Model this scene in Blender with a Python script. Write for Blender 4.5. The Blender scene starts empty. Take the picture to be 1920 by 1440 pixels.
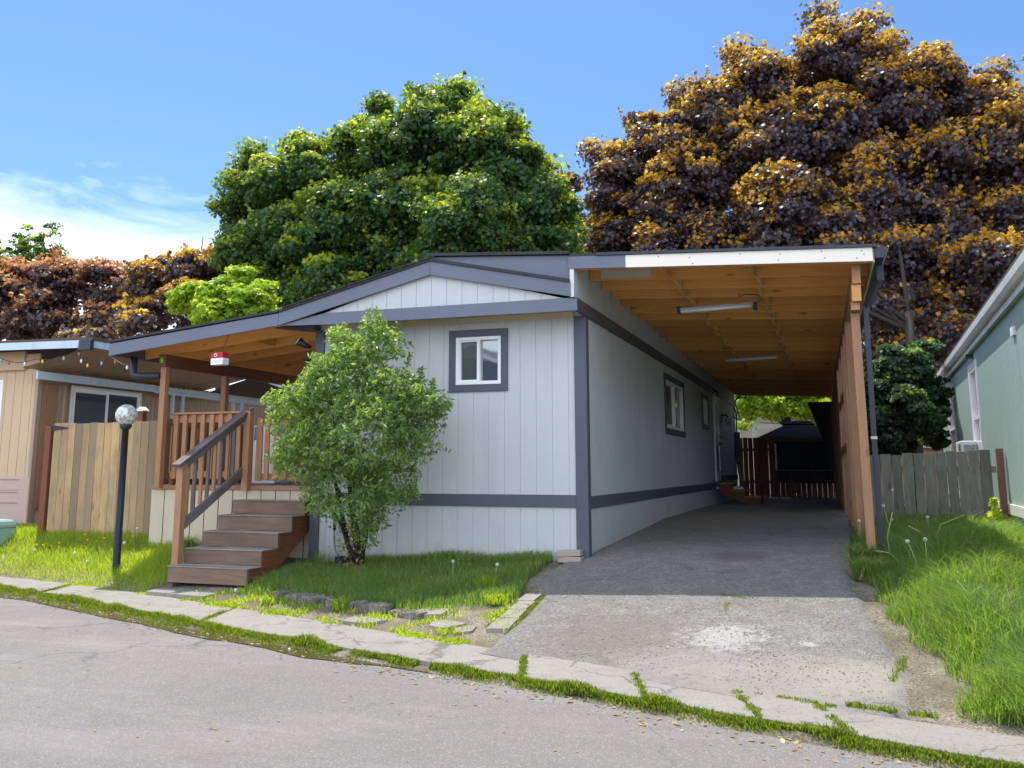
import bpy, math, random
import numpy as np
from mathutils import Vector, Matrix, noise as mnoise
random.seed(7); RNG = np.random.default_rng(7)
scn = bpy.context.scene
C = scn.collection
SKYSTR = .15; SUNSTR = 2.75; EXPO = 1.2; CLOUD = (4.2, 4.6, 5.2, 1); SKYTINT = (.33, .435, .545, 1); CLOUDFILL = (6.6, 7.4, 8.8, 1); FILLCOV = .38
LEAFQ = 1.0; GRASSQ = 1.0
# ------------------------------------------------------------------ camera
cam_d = bpy.data.cameras.new('camera'); cam = bpy.data.objects.new('camera', cam_d); C.objects.link(cam)
rt = Vector((0.942039, 0.335502, 0.000525)).normalized()
up = Vector((0.056272, -0.159544, 0.985586)); up = (up - rt * up.dot(rt)).normalized()
bk = rt.cross(up)
cam.matrix_world = Matrix(((rt.x, up.x, bk.x, 2.783), (rt.y, up.y, bk.y, -10.859), (rt.z, up.z, bk.z, 0.981), (0, 0, 0, 1)))
cam_d.sensor_width = 36; cam_d.lens = 1755.69 / 1920 * 36
cam_d.shift_x = (960 - 936.55) / 1920; cam_d.shift_y = -(720 - 578.3) / 1920
cam_d.clip_end = 2000; cam_d.clip_start = .05
scn.camera = cam
# ------------------------------------------------------------------ world, sun, exposure
TS = Vector((-0.31, 0.32, 1)).normalized()
W = bpy.data.worlds.new('World'); scn.world = W; W.use_nodes = True
nt = W.node_tree; N = nt.nodes; K = nt.links
bg = N['Background']; bg.inputs[1].default_value = SKYSTR
sky = N.new('ShaderNodeTexSky'); sky.sky_type = 'NISHITA'; sky.sun_disc = False
sky.sun_elevation = math.asin(TS.z); sky.sun_rotation = math.atan2(TS.x, TS.y)
sky.air_density = 1.0; sky.dust_density = .6; sky.ozone_density = 2.0; sky.altitude = 100
tc = N.new('ShaderNodeTexCoord')
def mth(nt_, op, a, b=None, clamp=False):
    m = nt_.nodes.new('ShaderNodeMath'); m.operation = op; m.use_clamp = clamp
    for i, v in enumerate((a, b)):
        if v is None: continue
        if isinstance(v, (int, float)): m.inputs[i].default_value = v
        else: nt_.links.new(v, m.inputs[i])
    return m.outputs[0]
# wispy cloud bank low in the west
sx = N.new('ShaderNodeSeparateXYZ'); K.new(tc.outputs['Generated'], sx.inputs[0])
mp = N.new('ShaderNodeMapping'); mp.inputs['Scale'].default_value = (3, 3, 9); mp.inputs['Rotation'].default_value = (.25, .2, 0)
K.new(tc.outputs['Generated'], mp.inputs[0])
nz = N.new('ShaderNodeTexNoise'); nz.inputs['Scale'].default_value = 1.6; nz.inputs['Detail'].default_value = 9; nz.inputs['Roughness'].default_value = .58; nz.inputs['Distortion'].default_value = .6
K.new(mp.outputs[0], nz.inputs[0])
az = mth(nt, 'DIVIDE', sx.outputs[0], mth(nt, 'MAXIMUM', sx.outputs[1], .05))      # x/y : west is negative
west = mth(nt, 'MULTIPLY', mth(nt, 'SUBTRACT', mth(nt, 'MULTIPLY', az, -1.0), .48), 2.6, True)
top = mth(nt, 'MULTIPLY', mth(nt, 'SUBTRACT', .292, sx.outputs[2]), 8.0)
dens = mth(nt, 'ADD', top, mth(nt, 'MULTIPLY', mth(nt, 'SUBTRACT', nz.outputs['Fac'], .56), 1.5))
dens = mth(nt, 'MULTIPLY', mth(nt, 'MULTIPLY', dens, 1.5, True), west, True)
tint = N.new('ShaderNodeMixRGB'); tint.blend_type = 'MULTIPLY'; tint.inputs[0].default_value = 1; K.new(sky.outputs[0], tint.inputs[1]); tint.inputs[2].default_value = SKYTINT
mix = N.new('ShaderNodeMixRGB'); K.new(dens, mix.inputs[0]); K.new(tint.outputs[0], mix.inputs[1]); mix.inputs[2].default_value = CLOUD
# unseen bright clouds added opposite the sun, behind the camera, to lighten the shaded front
n2 = N.new('ShaderNodeTexNoise'); n2.inputs['Scale'].default_value = 2.3; n2.inputs['Detail'].default_value = 6; K.new(tc.outputs['Generated'], n2.inputs[0])
nmask = mth(nt, 'MULTIPLY', mth(nt, 'SUBTRACT', mth(nt, 'MULTIPLY', sx.outputs[1], -1.0), .12), 3.0, True)
cov = mth(nt, 'MULTIPLY', mth(nt, 'MULTIPLY', mth(nt, 'SUBTRACT', n2.outputs['Fac'], FILLCOV), 9.0, True), nmask, True)
mix2 = N.new('ShaderNodeMixRGB'); K.new(cov, mix2.inputs[0]); K.new(mix.outputs[0], mix2.inputs[1]); mix2.inputs[2].default_value = CLOUDFILL
K.new(mix2.outputs[0], bg.inputs[0])
sl = bpy.data.lights.new('sun', 'SUN'); sl.energy = SUNSTR; sl.angle = math.radians(.53); sl.color = (1, .955, .88)
so = bpy.data.objects.new('sun', sl); C.objects.link(so); so.rotation_euler = TS.to_track_quat('Z', 'Y').to_euler(); so.location = (-10, 10, 30)
vs = scn.view_settings; vs.view_transform = 'Standard'; vs.look = 'None'; vs.gamma = 1; vs.use_curve_mapping = False; vs.exposure = EXPO
scn.render.engine = 'CYCLES'
# ------------------------------------------------------------------ helpers
def tag(o, label=None, cat=None, group=None, kind=None):
    if label: o['label'] = label
    if cat: o['category'] = cat
    if group: o['group'] = group
    if kind: o['kind'] = kind
    return o
def thing(name, label, cat, loc=(0, 0, 0), group=None, rz=0):
    o = bpy.data.objects.new(name, None); C.objects.link(o); o.location = loc; o.rotation_euler = (0, 0, rz)
    o.empty_display_size = .2
    return tag(o, label, cat, group)
def root_loc(p):
    while p.parent: p = p.parent
    return p
def copy_tree(o, parent=None):
    c = o.copy(); C.objects.link(c); c.parent = parent
    for ch in list(o.children): copy_tree(ch, c)
    return c
class MB:
    """collects shapes with uv (metres along the long side) and a random value per shape"""
    def __init__(s): s.v = []; s.f = []; s.uv = []; s.r = []; s.sm = []
    def face(s, pts, uv=None, r=None, smooth=False):
        b = len(s.v); s.v += [tuple(p) for p in pts]; s.f.append(tuple(range(b, b + len(pts))))
        if uv is None:
            a = Vector(pts[0]); e = Vector(pts[1]) - a
            e = e.normalized() if e.length > 1e-9 else Vector((1, 0, 0))
            n = Vector((0, 0, 0))
            for i in range(1, len(pts) - 1): n += (Vector(pts[i]) - a).cross(Vector(pts[i + 1]) - a)
            g = n.normalized().cross(e)
            uv = [((Vector(p) - a).dot(e), (Vector(p) - a).dot(g)) for p in pts]
        s.uv += uv; s.r.append(random.random() if r is None else r); s.sm.append(smooth)
    def obox(s, o, ax, ay, az, r=None):
        """oriented box: centre o, half vectors ax ay az"""
        o = Vector(o); A = [Vector(ax), Vector(ay), Vector(az)]
        if A[0].cross(A[1]).dot(A[2]) < 0: A[2] = -A[2]
        r = random.random() if r is None else r
        L = [a.length for a in A]; lg = L.index(max(L)); ou = random.uniform(0, 30); ov = random.uniform(0, 30)
        b = len(s.v)
        for i in (-1, 1):
            for j in (-1, 1):
                for k in (-1, 1): s.v.append(tuple(o + A[0] * i + A[1] * j + A[2] * k))
        P = [(-1, -1, -1), (-1, -1, 1), (-1, 1, -1), (-1, 1, 1), (1, -1, -1), (1, -1, 1), (1, 1, -1), (1, 1, 1)]
        for q, nax in (((0, 1, 3, 2), 0), ((4, 6, 7, 5), 0), ((0, 4, 5, 1), 1), ((2, 3, 7, 6), 1), ((0, 2, 6, 4), 2), ((1, 5, 7, 3), 2)):
            s.f.append(tuple(b + i for i in q)); s.r.append(r); s.sm.append(False)
            oth = [a for a in (0, 1, 2) if a != nax]
            if lg in oth: ua = lg; va = [a for a in oth if a != lg][0]
            else: ua, va = oth
            for i in q: s.uv.append((ou + P[i][ua] * L[ua], ov + nax * 3.3 + P[i][va] * L[va]))
    def box(s, x0, x1, y0, y1, z0, z1, r=None):
        s.obox(((x0 + x1) / 2, (y0 + y1) / 2, (z0 + z1) / 2), (abs(x1 - x0) / 2, 0, 0), (0, abs(y1 - y0) / 2, 0), (0, 0, abs(z1 - z0) / 2), r)
    def beam(s, p0, p1, w, h, upv=(0, 0, 1), r=None):
        """box from p0 to p1 (centre line), w across, h along upv"""
        p0 = Vector(p0); p1 = Vector(p1); d = p1 - p0; u = Vector(upv); d_ = d.normalized()
        side = d_.cross(u).normalized(); u2 = side.cross(d_).normalized()
        s.obox((p0 + p1) / 2, d / 2, side * w / 2, u2 * h / 2, r)
    def prism(s, poly, ext, r=None):
        """poly = list of points (planar), extruded by vector ext"""
        r = random.random() if r is None else r
        e = Vector(ext); P = [Vector(p) for p in poly]
        n = Vector((0, 0, 0))
        for i in range(1, len(P) - 1): n += (P[i] - P[0]).cross(P[i + 1] - P[0])
        if n.dot(e) > 0: P.reverse()
        s.face(P, r=r); s.face([p + e for p in reversed(P)], r=r)
        for i in range(len(P)):
            a, b = P[i], P[(i + 1) % len(P)]
            s.face([b, a, a + e, b + e], r=r)
    def tube(s, pts, rad, n=8, caps=True, smooth=True):
        P = [Vector(p) for p in pts]; rad = rad if isinstance(rad, (list, tuple)) else [rad] * len(P)
        b = len(s.v); prev = None; r = random.random()
        for i, p in enumerate(P):
            d = (P[min(i + 1, len(P) - 1)] - P[max(i - 1, 0)]).normalized()
            if prev is None:
                a = d.orthogonal().normalized()
            else:
                a = (prev - d * prev.dot(d)).normalized()
            prev = a; c = d.cross(a)
            for k in range(n):
                t = 2 * math.pi * k / n
                s.v.append(tuple(p + (a * math.cos(t) + c * math.sin(t)) * rad[i]))
        for i in range(len(P) - 1):
            for k in range(n):
                k2 = (k + 1) % n
                s.f.append((b + i * n + k, b + i * n + k2, b + (i + 1) * n + k2, b + (i + 1) * n + k)); s.r.append(r); s.sm.append(smooth)
                s.uv += [(i * .3, k / n * .3), (i * .3, (k + 1) / n * .3), (i * .3 + .3, (k + 1) / n * .3), (i * .3 + .3, k / n * .3)]
        if caps:
            for base, rev in ((0, True), (len(P) - 1, False)):
                q = [b + base * n + k for k in range(n)]
                if rev: q.reverse()
                s.f.append(tuple(q)); s.r.append(r); s.sm.append(False); s.uv += [(0, 0)] * n
    def lathe(s, cx, cy, prof, n=20, smooth=True):
        b = len(s.v); r = random.random()
        for (rr, z) in prof:
            for k in range(n):
                t = 2 * math.pi * k / n; s.v.append((cx + rr * math.cos(t), cy + rr * math.sin(t), z))
        for i in range(len(prof) - 1):
            for k in range(n):
                k2 = (k + 1) % n
                s.f.append((b + i * n + k, b + i * n + k2, b + (i + 1) * n + k2, b + (i + 1) * n + k)); s.r.append(r); s.sm.append(smooth)
                s.uv += [(0, 0)] * 4
    def build(s, name, mat, parent=None, bevel=0, kind=None, smooth_all=False):
        me = bpy.data.meshes.new(name)
        off = Vector((0, 0, 0)); rot = None
        if parent is not None:
            rt_ = root_loc(parent); off = Vector(rt_.location)
            if rt_.rotation_euler.z: rot = None   # rotated things are built in their own frame
        vv = [(a - off.x, b - off.y, c - off.z) for a, b, c in s.v] if not (parent is not None and root_loc(parent).rotation_euler.z) else s.v
        me.from_pydata(vv, [], s.f)
        ul = me.uv_layers.new(name='UVMap'); ul.data.foreach_set('uv', np.array(s.uv, dtype=np.float32).ravel())
        at_ = me.attributes.new('rnd', 'FLOAT', 'FACE'); at_.data.foreach_set('value', np.array(s.r, dtype=np.float32))
        me.polygons.foreach_set('use_smooth', np.array(s.sm, dtype=bool))
        me.materials.append(mat); me.update()
        o = bpy.data.objects.new(name, me); C.objects.link(o)
        if parent is not None: o.parent = parent
        if bevel:
            m = o.modifiers.new('bevel', 'BEVEL'); m.width = bevel; m.segments = 1; m.limit_method = 'ANGLE'
        if kind: o['kind'] = kind
        return o
def np_mesh(name, V, starts, totals, loops, mat, rnd=None, parent=None):
    me = bpy.data.meshes.new(name)
    if parent is not None: V = V - np.array(root_loc(parent).location)
    me.vertices.add(len(V)); me.vertices.foreach_set('co', V.astype(np.float32).ravel())
    me.loops.add(len(loops)); me.loops.foreach_set('vertex_index', loops.astype(np.int32))
    me.polygons.add(len(starts)); me.polygons.foreach_set('loop_start', starts.astype(np.int32))
    if rnd is not None:
        a = me.attributes.new('rnd', 'FLOAT', 'FACE'); a.data.foreach_set('value', rnd.astype(np.float32))
    me.materials.append(mat); me.update(calc_edges=True)
    o = bpy.data.objects.new(name, me); C.objects.link(o)
    if parent is not None: o.parent = parent
    return o
# ------------------------------------------------------------------ terrain
SX = [-40, -7.92, -6.99, -5.89, -4.76, -3.34, -.96, .63, 2.14, 3.39, 30]; SY = [8.5, -.84, -1.0, -1.3, -1.64, -2.18, -3.04, -3.63, -4.2, -4.6, -13.]     # house side of the pavement
IX = [-40, -7.14, -4.95, -3.09, -.75, .39, 1.47, 2.12, 3.36, 30]; IY = [7.6, -1.56, -2.35, -3.08, -3.9, -4.27, -4.66, -4.88, -5.33, -13.8]       # street side
def ys(x): return np.interp(x, SX, SY)
def yi(x): return np.interp(x, IX, IY)
def hgt(x, y):
    x = np.asarray(x, float); y = np.asarray(y, float)
    top = np.interp(x, [-7, -3.66, -2, 0, 3, 4], [0, -.13, -.1, 0, .04, .1])
    y0 = ys(x)
    t = np.where(y < .3, (y - y0) / np.maximum(.3 - y0, .3), 1.0)
    t = np.clip(t, 0, 1)
    z = -.455 + t * (top + .455) + (0.16 - top) * np.clip((y - .3) / 5, 0, 1)
    return np.where(y > y0, z, np.where(y > yi(x) - .01, -.452, -.56))
def hz(x, y): return float(hgt(x, y))
# ------------------------------------------------------------------ materials
def newmat(name):
    m = bpy.data.materials.new(name); m.use_nodes = True
    return m, m.node_tree, m.node_tree.nodes['Principled BSDF']
def nd(nt, t, **kw):
    n = nt.nodes.new(t)
    for k, v in kw.items():
        if k in n.inputs: n.inputs[k].default_value = v
        else: setattr(n, k, v)
    return n
def noise(nt, vec, scale, detail=4, rough=.55, dist=0, w=None):
    n = nd(nt, 'ShaderNodeTexNoise'); n.inputs['Scale'].default_value = scale; n.inputs['Detail'].default_value = detail
    n.inputs['Roughness'].default_value = rough; n.inputs['Distortion'].default_value = dist
    if vec is not None: nt.links.new(vec, n.inputs['Vector'])
    return n.outputs['Fac']
def ramp(nt, fac, stops):
    r = nd(nt, 'ShaderNodeValToRGB'); nt.links.new(fac, r.inputs[0]); e = r.color_ramp.elements
    while len(e) < len(stops): e.new(.5)
    for el, (p, c) in zip(e, stops): el.position = p; el.color = (c[0], c[1], c[2], 1) if len(c) == 3 else c
    return r.outputs[0]
def mixc(nt, fac, a, b, mode='MIX'):
    m = nd(nt, 'ShaderNodeMixRGB'); m.blend_type = mode
    for i, v in enumerate((fac, a, b)):
        if isinstance(v, (int, float)): m.inputs[i].default_value = v
        elif isinstance(v, tuple): m.inputs[i].default_value = (*v[:3], 1)
        else: nt.links.new(v, m.inputs[i])
    return m.outputs[0]
def mapping(nt, vec, scale=(1, 1, 1), rot=(0, 0, 0), loc=(0, 0, 0)):
    m = nd(nt, 'ShaderNodeMapping'); nt.links.new(vec, m.inputs[0])
    m.inputs['Scale'].default_value = scale; m.inputs['Rotation'].default_value = rot; m.inputs['Location'].default_value = loc
    return m.outputs[0]
def bump(nt, bs, h, strength=.3, dist=.01):
    b = nd(nt, 'ShaderNodeBump'); b.inputs['Strength'].default_value = strength; b.inputs['Distance'].default_value = dist
    nt.links.new(h, b.inputs['Height']); nt.links.new(b.outputs[0], bs.inputs['Normal'])
def objco(nt): return nd(nt, 'ShaderNodeTexCoord').outputs['Object']
def rndat(nt): return nd(nt, 'ShaderNodeAttribute', attribute_name='rnd').outputs['Fac']
def paint(name, col, rough=.55, var=.12, grain=True, dirt=None, spec=.35, rv=.0, splash=False):
    """painted or coated surface with slight unevenness"""
    m, nt, bs = newmat(name); co = objco(nt)
    n1 = noise(nt, mapping(nt, co, (1, 1, .35)), 1.3, 5, .6); n2 = noise(nt, co, 14, 3)
    c = mixc(nt, n1, tuple(x * (1 - var) for x in col), tuple(min(1, x * (1 + var)) for x in col))
    c = mixc(nt, mth(nt, 'MULTIPLY', n2, .18), c, tuple(x * .75 for x in col))
    if rv: c = mixc(nt, mth(nt, 'MULTIPLY', rndat(nt), rv), c, tuple(x * .6 for x in col))
    if dirt:
        d = noise(nt, mapping(nt, co, (1, 1, .25)), 2.2, 7, .7)
        d = ramp(nt, d, [(.52, (0, 0, 0)), (.75, (1, 1, 1))])
        c = mixc(nt, mth(nt, 'MULTIPLY', d, dirt[1]), c, dirt[0])
    nt.links.new(c, bs.inputs['Base Color']); bs.inputs['Roughness'].default_value = rough
    bs.inputs['Specular IOR Level'].default_value = spec
    if splash:
        sz = nd(nt, 'ShaderNodeSeparateXYZ'); nt.links.new(co, sz.inputs[0]); d = mth(nt, 'SUBTRACT', mth(nt, 'MULTIPLY', noise(nt, mapping(nt, co, (1, 1, .5)), 5, 6, .7), .9), mth(nt, 'MULTIPLY', mth(nt, 'ADD', sz.outputs[2], .1), 1.6))
        c = mixc(nt, mth(nt, 'MULTIPLY', ramp(nt, d, [(.15, (0, 0, 0)), (.6, (1, 1, 1))]), .55), c, (.3, .26, .2)); nt.links.new(c, bs.inputs['Base Color'])
    if grain:
        g = noise(nt, mapping(nt, co, (90, 90, 2.5)), 1, 4, .6)
        bump(nt, bs, g, .25, .004)
    return m
def wood(name, ca, cb, rough=.65, knots=.7, weather=None, rv=.5, wscale=1.0, spec=.3, cc=None):
    """timber: grain along uv.x; every board gets its own tone from 'rnd'"""
    m, nt, bs = newmat(name); uv = nd(nt, 'ShaderNodeTexCoord').outputs['UV']
    off = nd(nt, 'ShaderNodeCombineXYZ'); r = rndat(nt)
    nt.links.new(mth(nt, 'MULTIPLY', r, 37), off.inputs[0]); nt.links.new(mth(nt, 'MULTIPLY', r, 11), off.inputs[1])
    va = nd(nt, 'ShaderNodeVectorMath'); va.operation = 'ADD'; nt.links.new(uv, va.inputs[0]); nt.links.new(off.outputs[0], va.inputs[1]); uv = va.outputs[0]
    g = noise(nt, mapping(nt, uv, (1.6, 26, 1)), wscale, 6, .62, 1.2)
    g2 = noise(nt, mapping(nt, uv, (.8, 5, 1)), wscale, 3, .5, .8)
    c = mixc(nt, ramp(nt, g, [(.3, (0, 0, 0)), (.72, (1, 1, 1))]), ca, cb)
    c = mixc(nt, mth(nt, 'MULTIPLY', g2, .45), c, tuple(x * .72 for x in ca))
    if rv: c = mixc(nt, mth(nt, 'MULTIPLY', r, rv), c, cc if cc else tuple(x * .55 for x in ca))
    if knots:
        vo = nd(nt, 'ShaderNodeTexVoronoi'); vo.inputs['Scale'].default_value = 1; nt.links.new(mapping(nt, uv, (2.2, 7, 1)), vo.inputs['Vector'])
        k = ramp(nt, vo.outputs['Distance'], [(.05, (1, 1, 1)), (.17, (0, 0, 0))])
        c = mixc(nt, mth(nt, 'MULTIPLY', k, knots), c, tuple(x * .3 for x in ca))
    if weather:
        w = noise(nt, mapping(nt, uv, (1.2, 3, 1)), 1.2, 6, .65)
        w = ramp(nt, w, [(.42, (0, 0, 0)), (.66, (1, 1, 1))])
        c = mixc(nt, mth(nt, 'MULTIPLY', w, weather[1]), c, weather[0])
    nt.links.new(c, bs.inputs['Base Color']); bs.inputs['Roughness'].default_value = rough; bs.inputs['Specular IOR Level'].default_value = spec
    bump(nt, bs, g, .35, .003)
    return m
def foliage(name, cols, trans, tw=.35, rough=.45, spec=.4, pos=None, hue_noise=None):
    """leaf: reflecting side + light through the blade"""
    m, nt, bs = newmat(name); r = rndat(nt)
    c = ramp(nt, r, [(i / (len(cols) - 1), x) for i, x in enumerate(cols)])
    if hue_noise:
        n = noise(nt, objco(nt), hue_noise[1], 3)
        c = mixc(nt, mth(nt, 'MULTIPLY', ramp(nt, n, [(.45, (0, 0, 0)), (.62, (1, 1, 1))]), hue_noise[2]), c, hue_noise[0])
    nt.links.new(c, bs.inputs['Base Color']); bs.inputs['Roughness'].default_value = rough; bs.inputs['Specular IOR Level'].default_value = spec
    tr = nd(nt, 'ShaderNodeBsdfTranslucent')
    tcol = mixc(nt, r, trans[0], trans[1]); nt.links.new(tcol, tr.inputs[0])
    mx = nd(nt, 'ShaderNodeMixShader')
    if isinstance(tw, tuple): nt.links.new(ramp(nt, r, [(.6, (tw[0],) * 3), (.85, (tw[1],) * 3)]), mx.inputs[0])   # bright clump-top leaves are also more translucent, part of the painted sunlit tops
    else: mx.inputs[0].default_value = tw
    nt.links.new(bs.outputs[0], mx.inputs[1]); nt.links.new(tr.outputs[0], mx.inputs[2])
    nt.links.new(mx.outputs[0], nt.nodes['Material Output'].inputs[0])
    return m
def metal(name, col, rough=.35, met=.0, var=.1):
    m, nt, bs = newmat(name); n = noise(nt, objco(nt), 3, 5)
    nt.links.new(mixc(nt, n, tuple(x * (1 - var) for x in col), tuple(x * (1 + var) for x in col)), bs.inputs['Base Color'])
    bs.inputs['Roughness'].default_value = rough; bs.inputs['Metallic'].default_value = met
    return m
def pane(name, tint=(.02, .025, .03), refl=.35):
    m, nt, bs = newmat(name); bs.inputs['Base Color'].default_value = (*tint, 1); bs.inputs['Roughness'].default_value = .4
    gl = nd(nt, 'ShaderNodeBsdfGlossy'); gl.inputs['Roughness'].default_value = .03; gl.inputs[0].default_value = (.9, .95, 1, 1)
    n = noise(nt, objco(nt), 1.7, 2); b = nd(nt, 'ShaderNodeBump'); b.inputs['Strength'].default_value = .06; b.inputs['Distance'].default_value = .02
    nt.links.new(n, b.inputs['Height']); nt.links.new(b.outputs[0], gl.inputs['Normal'])
    mx = nd(nt, 'ShaderNodeMixShader'); mx.inputs[0].default_value = refl
    nt.links.new(bs.outputs[0], mx.inputs[1]); nt.links.new(gl.outputs[0], mx.inputs[2]); nt.links.new(mx.outputs[0], nt.nodes['Material Output'].inputs[0])
    return m
M = {}
M['siding'] = paint('siding_paint', (.50, .51, .52), .6, .08, dirt=((.36, .35, .33), .4), splash=True, rv=.05)
M['siding_warm'] = paint('skirt_paint', (.56, .47, .34), .6, .08, dirt=((.35, .28, .2), .4))
M['trim'] = paint('trim_paint', (.085, .092, .118), .5, .12)
M['fascia'] = paint('fascia_paint', (.135, .15, .195), .5, .12)
M['fascia_dark'] = paint('eave_paint', (.085, .08, .095), .5, .12)
M['white'] = paint('white_vinyl', (.8, .8, .8), .35, .04, grain=False)
M['offwhite'] = paint('primed_board', (.82, .74, .64), .6, .05)
M['reveal'] = paint('groove_paint', (.56, .56, .56), .7, .05)
M['fir'] = wood('fir_lumber', (.80, .36, .09), (.95, .58, .2), rv=.6, knots=.9, cc=(.42, .18, .07))
M['ply'] = wood('plywood_deck', (.78, .42, .15), (.88, .55, .24), rv=.25, knots=.4, wscale=.6)
M['stain'] = wood('stained_cedar', (.36, .165, .07), (.52, .27, .13), rv=.5, knots=.6, cc=(.22, .12, .075), weather=((.24, .17, .12), .3))
M['stain_dark'] = wood('stained_beam', (.16, .055, .025), (.26, .1, .045), rv=.35, knots=.4)
M['railw'] = wood('weathered_rail', (.11, .075, .07), (.2, .15, .14), rv=.4, knots=.3, weather=((.2, .2, .22), .5))
M['tread'] = wood('worn_tread', (.2, .15, .12), (.34, .29, .25), rv=.3, knots=.4, weather=((.36, .35, .34), .75))
M['riser'] = wood('stair_riser', (.19, .12, .08), (.32, .215, .145), rv=.45, knots=.6, weather=((.085, .062, .05), .55))
M['fence_new'] = wood('fence_pine', (.56, .35, .14), (.74, .49, .23), rv=1.0, knots=.9, cc=(.13, .095, .06), weather=((.22, .17, .11), .8))
M['fence_grey'] = wood('fence_weathered', (.16, .155, .125), (.3, .29, .24), rv=.45, knots=.8, weather=((.09, .085, .065), .65))
M['fence_brown'] = wood('fence_brown', (.16, .075, .045), (.27, .14, .08), rv=.4, knots=.5)
M['post_fir'] = wood('post_fir', (.4, .19, .09), (.56, .3, .16), rv=.4, knots=.6, cc=(.2, .11, .065), weather=((.2, .135, .1), .5))
M['shingle'], nt_, bs_ = newmat('asphalt_shingle')
_c = objco(nt_); _n = noise(nt_, _c, 60, 3); nt_.links.new(ramp(nt_, _n, [(.3, (.018, .02, .022)), (.75, (.07, .07, .07))]), bs_.inputs['Base Color']); bs_.inputs['Roughness'].default_value = .95; bump(nt_, bs_, _n, .6, .01)
M['black'] = paint('black_plastic', (.015, .016, .02), .4, .1, grain=False)
M['iron'] = paint('lamp_post_paint', (.02, .028, .045), .35, .2, grain=False)
M['gutter'] = metal('gutter_enamel', (.022, .028, .045), .5, .0)
M['gutter_edge'] = metal('gutter_lip', (.35, .42, .45), .35, .3)
M['pane'] = pane('window_pane'); M['pane_dark'] = pane('shaded_pane', (.018, .018, .02), .05)
M['screen'] = pane('screened_pane', (.045, .05, .055), .04)
M['concrete'], nt_, bs_ = newmat('old_concrete')
_c = objco(nt_); _n = noise(nt_, _c, 1.2, 7, .65); _f = noise(nt_, _c, 90, 4, .7); _k = noise(nt_, _c, 22, 5, .7)
_x = mixc(nt_, _n, (.21, .19, .16), (.37, .34, .295)); _x = mixc(nt_, mth(nt_, 'MULTIPLY', ramp(nt_, noise(nt_, _c, 4.5, 6, .7), [(.5, (0, 0, 0)), (.68, (1, 1, 1))]), .6), _x, (.17, .14, .11)); _x = mixc(nt_, ramp(nt_, _f, [(.36, (1, 1, 1)), (.5, (0, 0, 0))]), _x, (.24, .22, .19)); _x = mixc(nt_, mth(nt_, 'MULTIPLY', ramp(nt_, _k, [(.5, (0, 0, 0)), (.7, (1, 1, 1))]), .5), _x, (.3, .27, .22))
_v = nd(nt_, 'ShaderNodeTexVoronoi', feature='DISTANCE_TO_EDGE'); _v.inputs['Scale'].default_value = .9
_w = nd(nt_, 'ShaderNodeVectorMath', operation='MULTIPLY_ADD'); _q = nd(nt_, 'ShaderNodeTexNoise'); _q.inputs['Scale'].default_value = 4; _q.inputs['Detail'].default_value = 7; nt_.links.new(_c, _q.inputs[0])
nt_.links.new(_q.outputs['Color'], _w.inputs[0]); _w.inputs[1].default_value = (.5, .5, 0); nt_.links.new(_c, _w.inputs[2]); nt_.links.new(_w.outputs[0], _v.inputs['Vector'])
_x = mixc(nt_, mth(nt_, 'MULTIPLY', ramp(nt_, _v.outputs['Distance'], [(.0, (1, 1, 1)), (.013, (0, 0, 0))]), .7), _x, (.07, .06, .04))
_x = mixc(nt_, mth(nt_, 'MULTIPLY', ramp(nt_, noise(nt_, _c, 38, 4, .7), [(.56, (0, 0, 0)), (.66, (1, 1, 1))]), .6), _x, (.11, .1, .08))
nt_.links.new(_x, bs_.inputs['Base Color']); bs_.inputs['Roughness'].default_value = .95; bump(nt_, bs_, _f, 1, .01)
M['stone'], nt_, bs_ = newmat('rough_edging_stone')
_c = objco(nt_); _n = noise(nt_, _c, 9, 7, .7); _f = noise(nt_, _c, 60, 4, .7)
_x = ramp(nt_, _n, [(.3, (.075, .06, .045)), (.5, (.17, .145, .12)), (.68, (.3, .27, .23))]); _x = mixc(nt_, ramp(nt_, noise(nt_, _c, 6, 4), [(.55, (0, 0, 0)), (.65, (1, 1, 1))]), _x, (.06, .075, .025))
nt_.links.new(_x, bs_.inputs['Base Color']); bs_.inputs['Roughness'].default_value = 1; bump(nt_, bs_, _n, 1, .04)
M['road'], nt_, bs_ = newmat('road_asphalt')
_c = objco(nt_); _n = noise(nt_, _c, .45, 6, .6); _f = noise(nt_, _c, 130, 4, .75); _g = noise(nt_, _c, 70, 3, .7)
_x = mixc(nt_, _n, (.15, .133, .117), (.258, .232, .206)); _x = mixc(nt_, mth(nt_, 'MULTIPLY', ramp(nt_, _f, [(.38, (1, 1, 1)), (.52, (0, 0, 0))]), .8), _x, (.085, .08, .076)); _x = mixc(nt_, ramp(nt_, _g, [(.66, (0, 0, 0)), (.72, (1, 1, 1))]), _x, (.42, .39, .36))
_t = noise(nt_, _c, 9, 6, .75); _x = mixc(nt_, mth(nt_, 'MULTIPLY', ramp(nt_, _t, [(.42, (1, 1, 1)), (.62, (0, 0, 0))]), .4), _x, (.13, .118, .11))
_a = nd(nt_, 'ShaderNodeTexVoronoi'); _a.inputs['Scale'].default_value = 120; nt_.links.new(_c, _a.inputs['Vector']); _ab = nd(nt_, 'ShaderNodeSeparateColor'); nt_.links.new(_a.outputs['Color'], _ab.inputs[0])
_x = mixc(nt_, mth(nt_, 'MULTIPLY', ramp(nt_, _ab.outputs[0], [(.0, (1, 1, 1)), (.3, (0, 0, 0))]), .45), _x, (.09, .082, .076)); _x = mixc(nt_, mth(nt_, 'MULTIPLY', ramp(nt_, _ab.outputs[1], [(.8, (0, 0, 0)), (1, (1, 1, 1))]), .4), _x, (.42, .39, .36))
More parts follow.
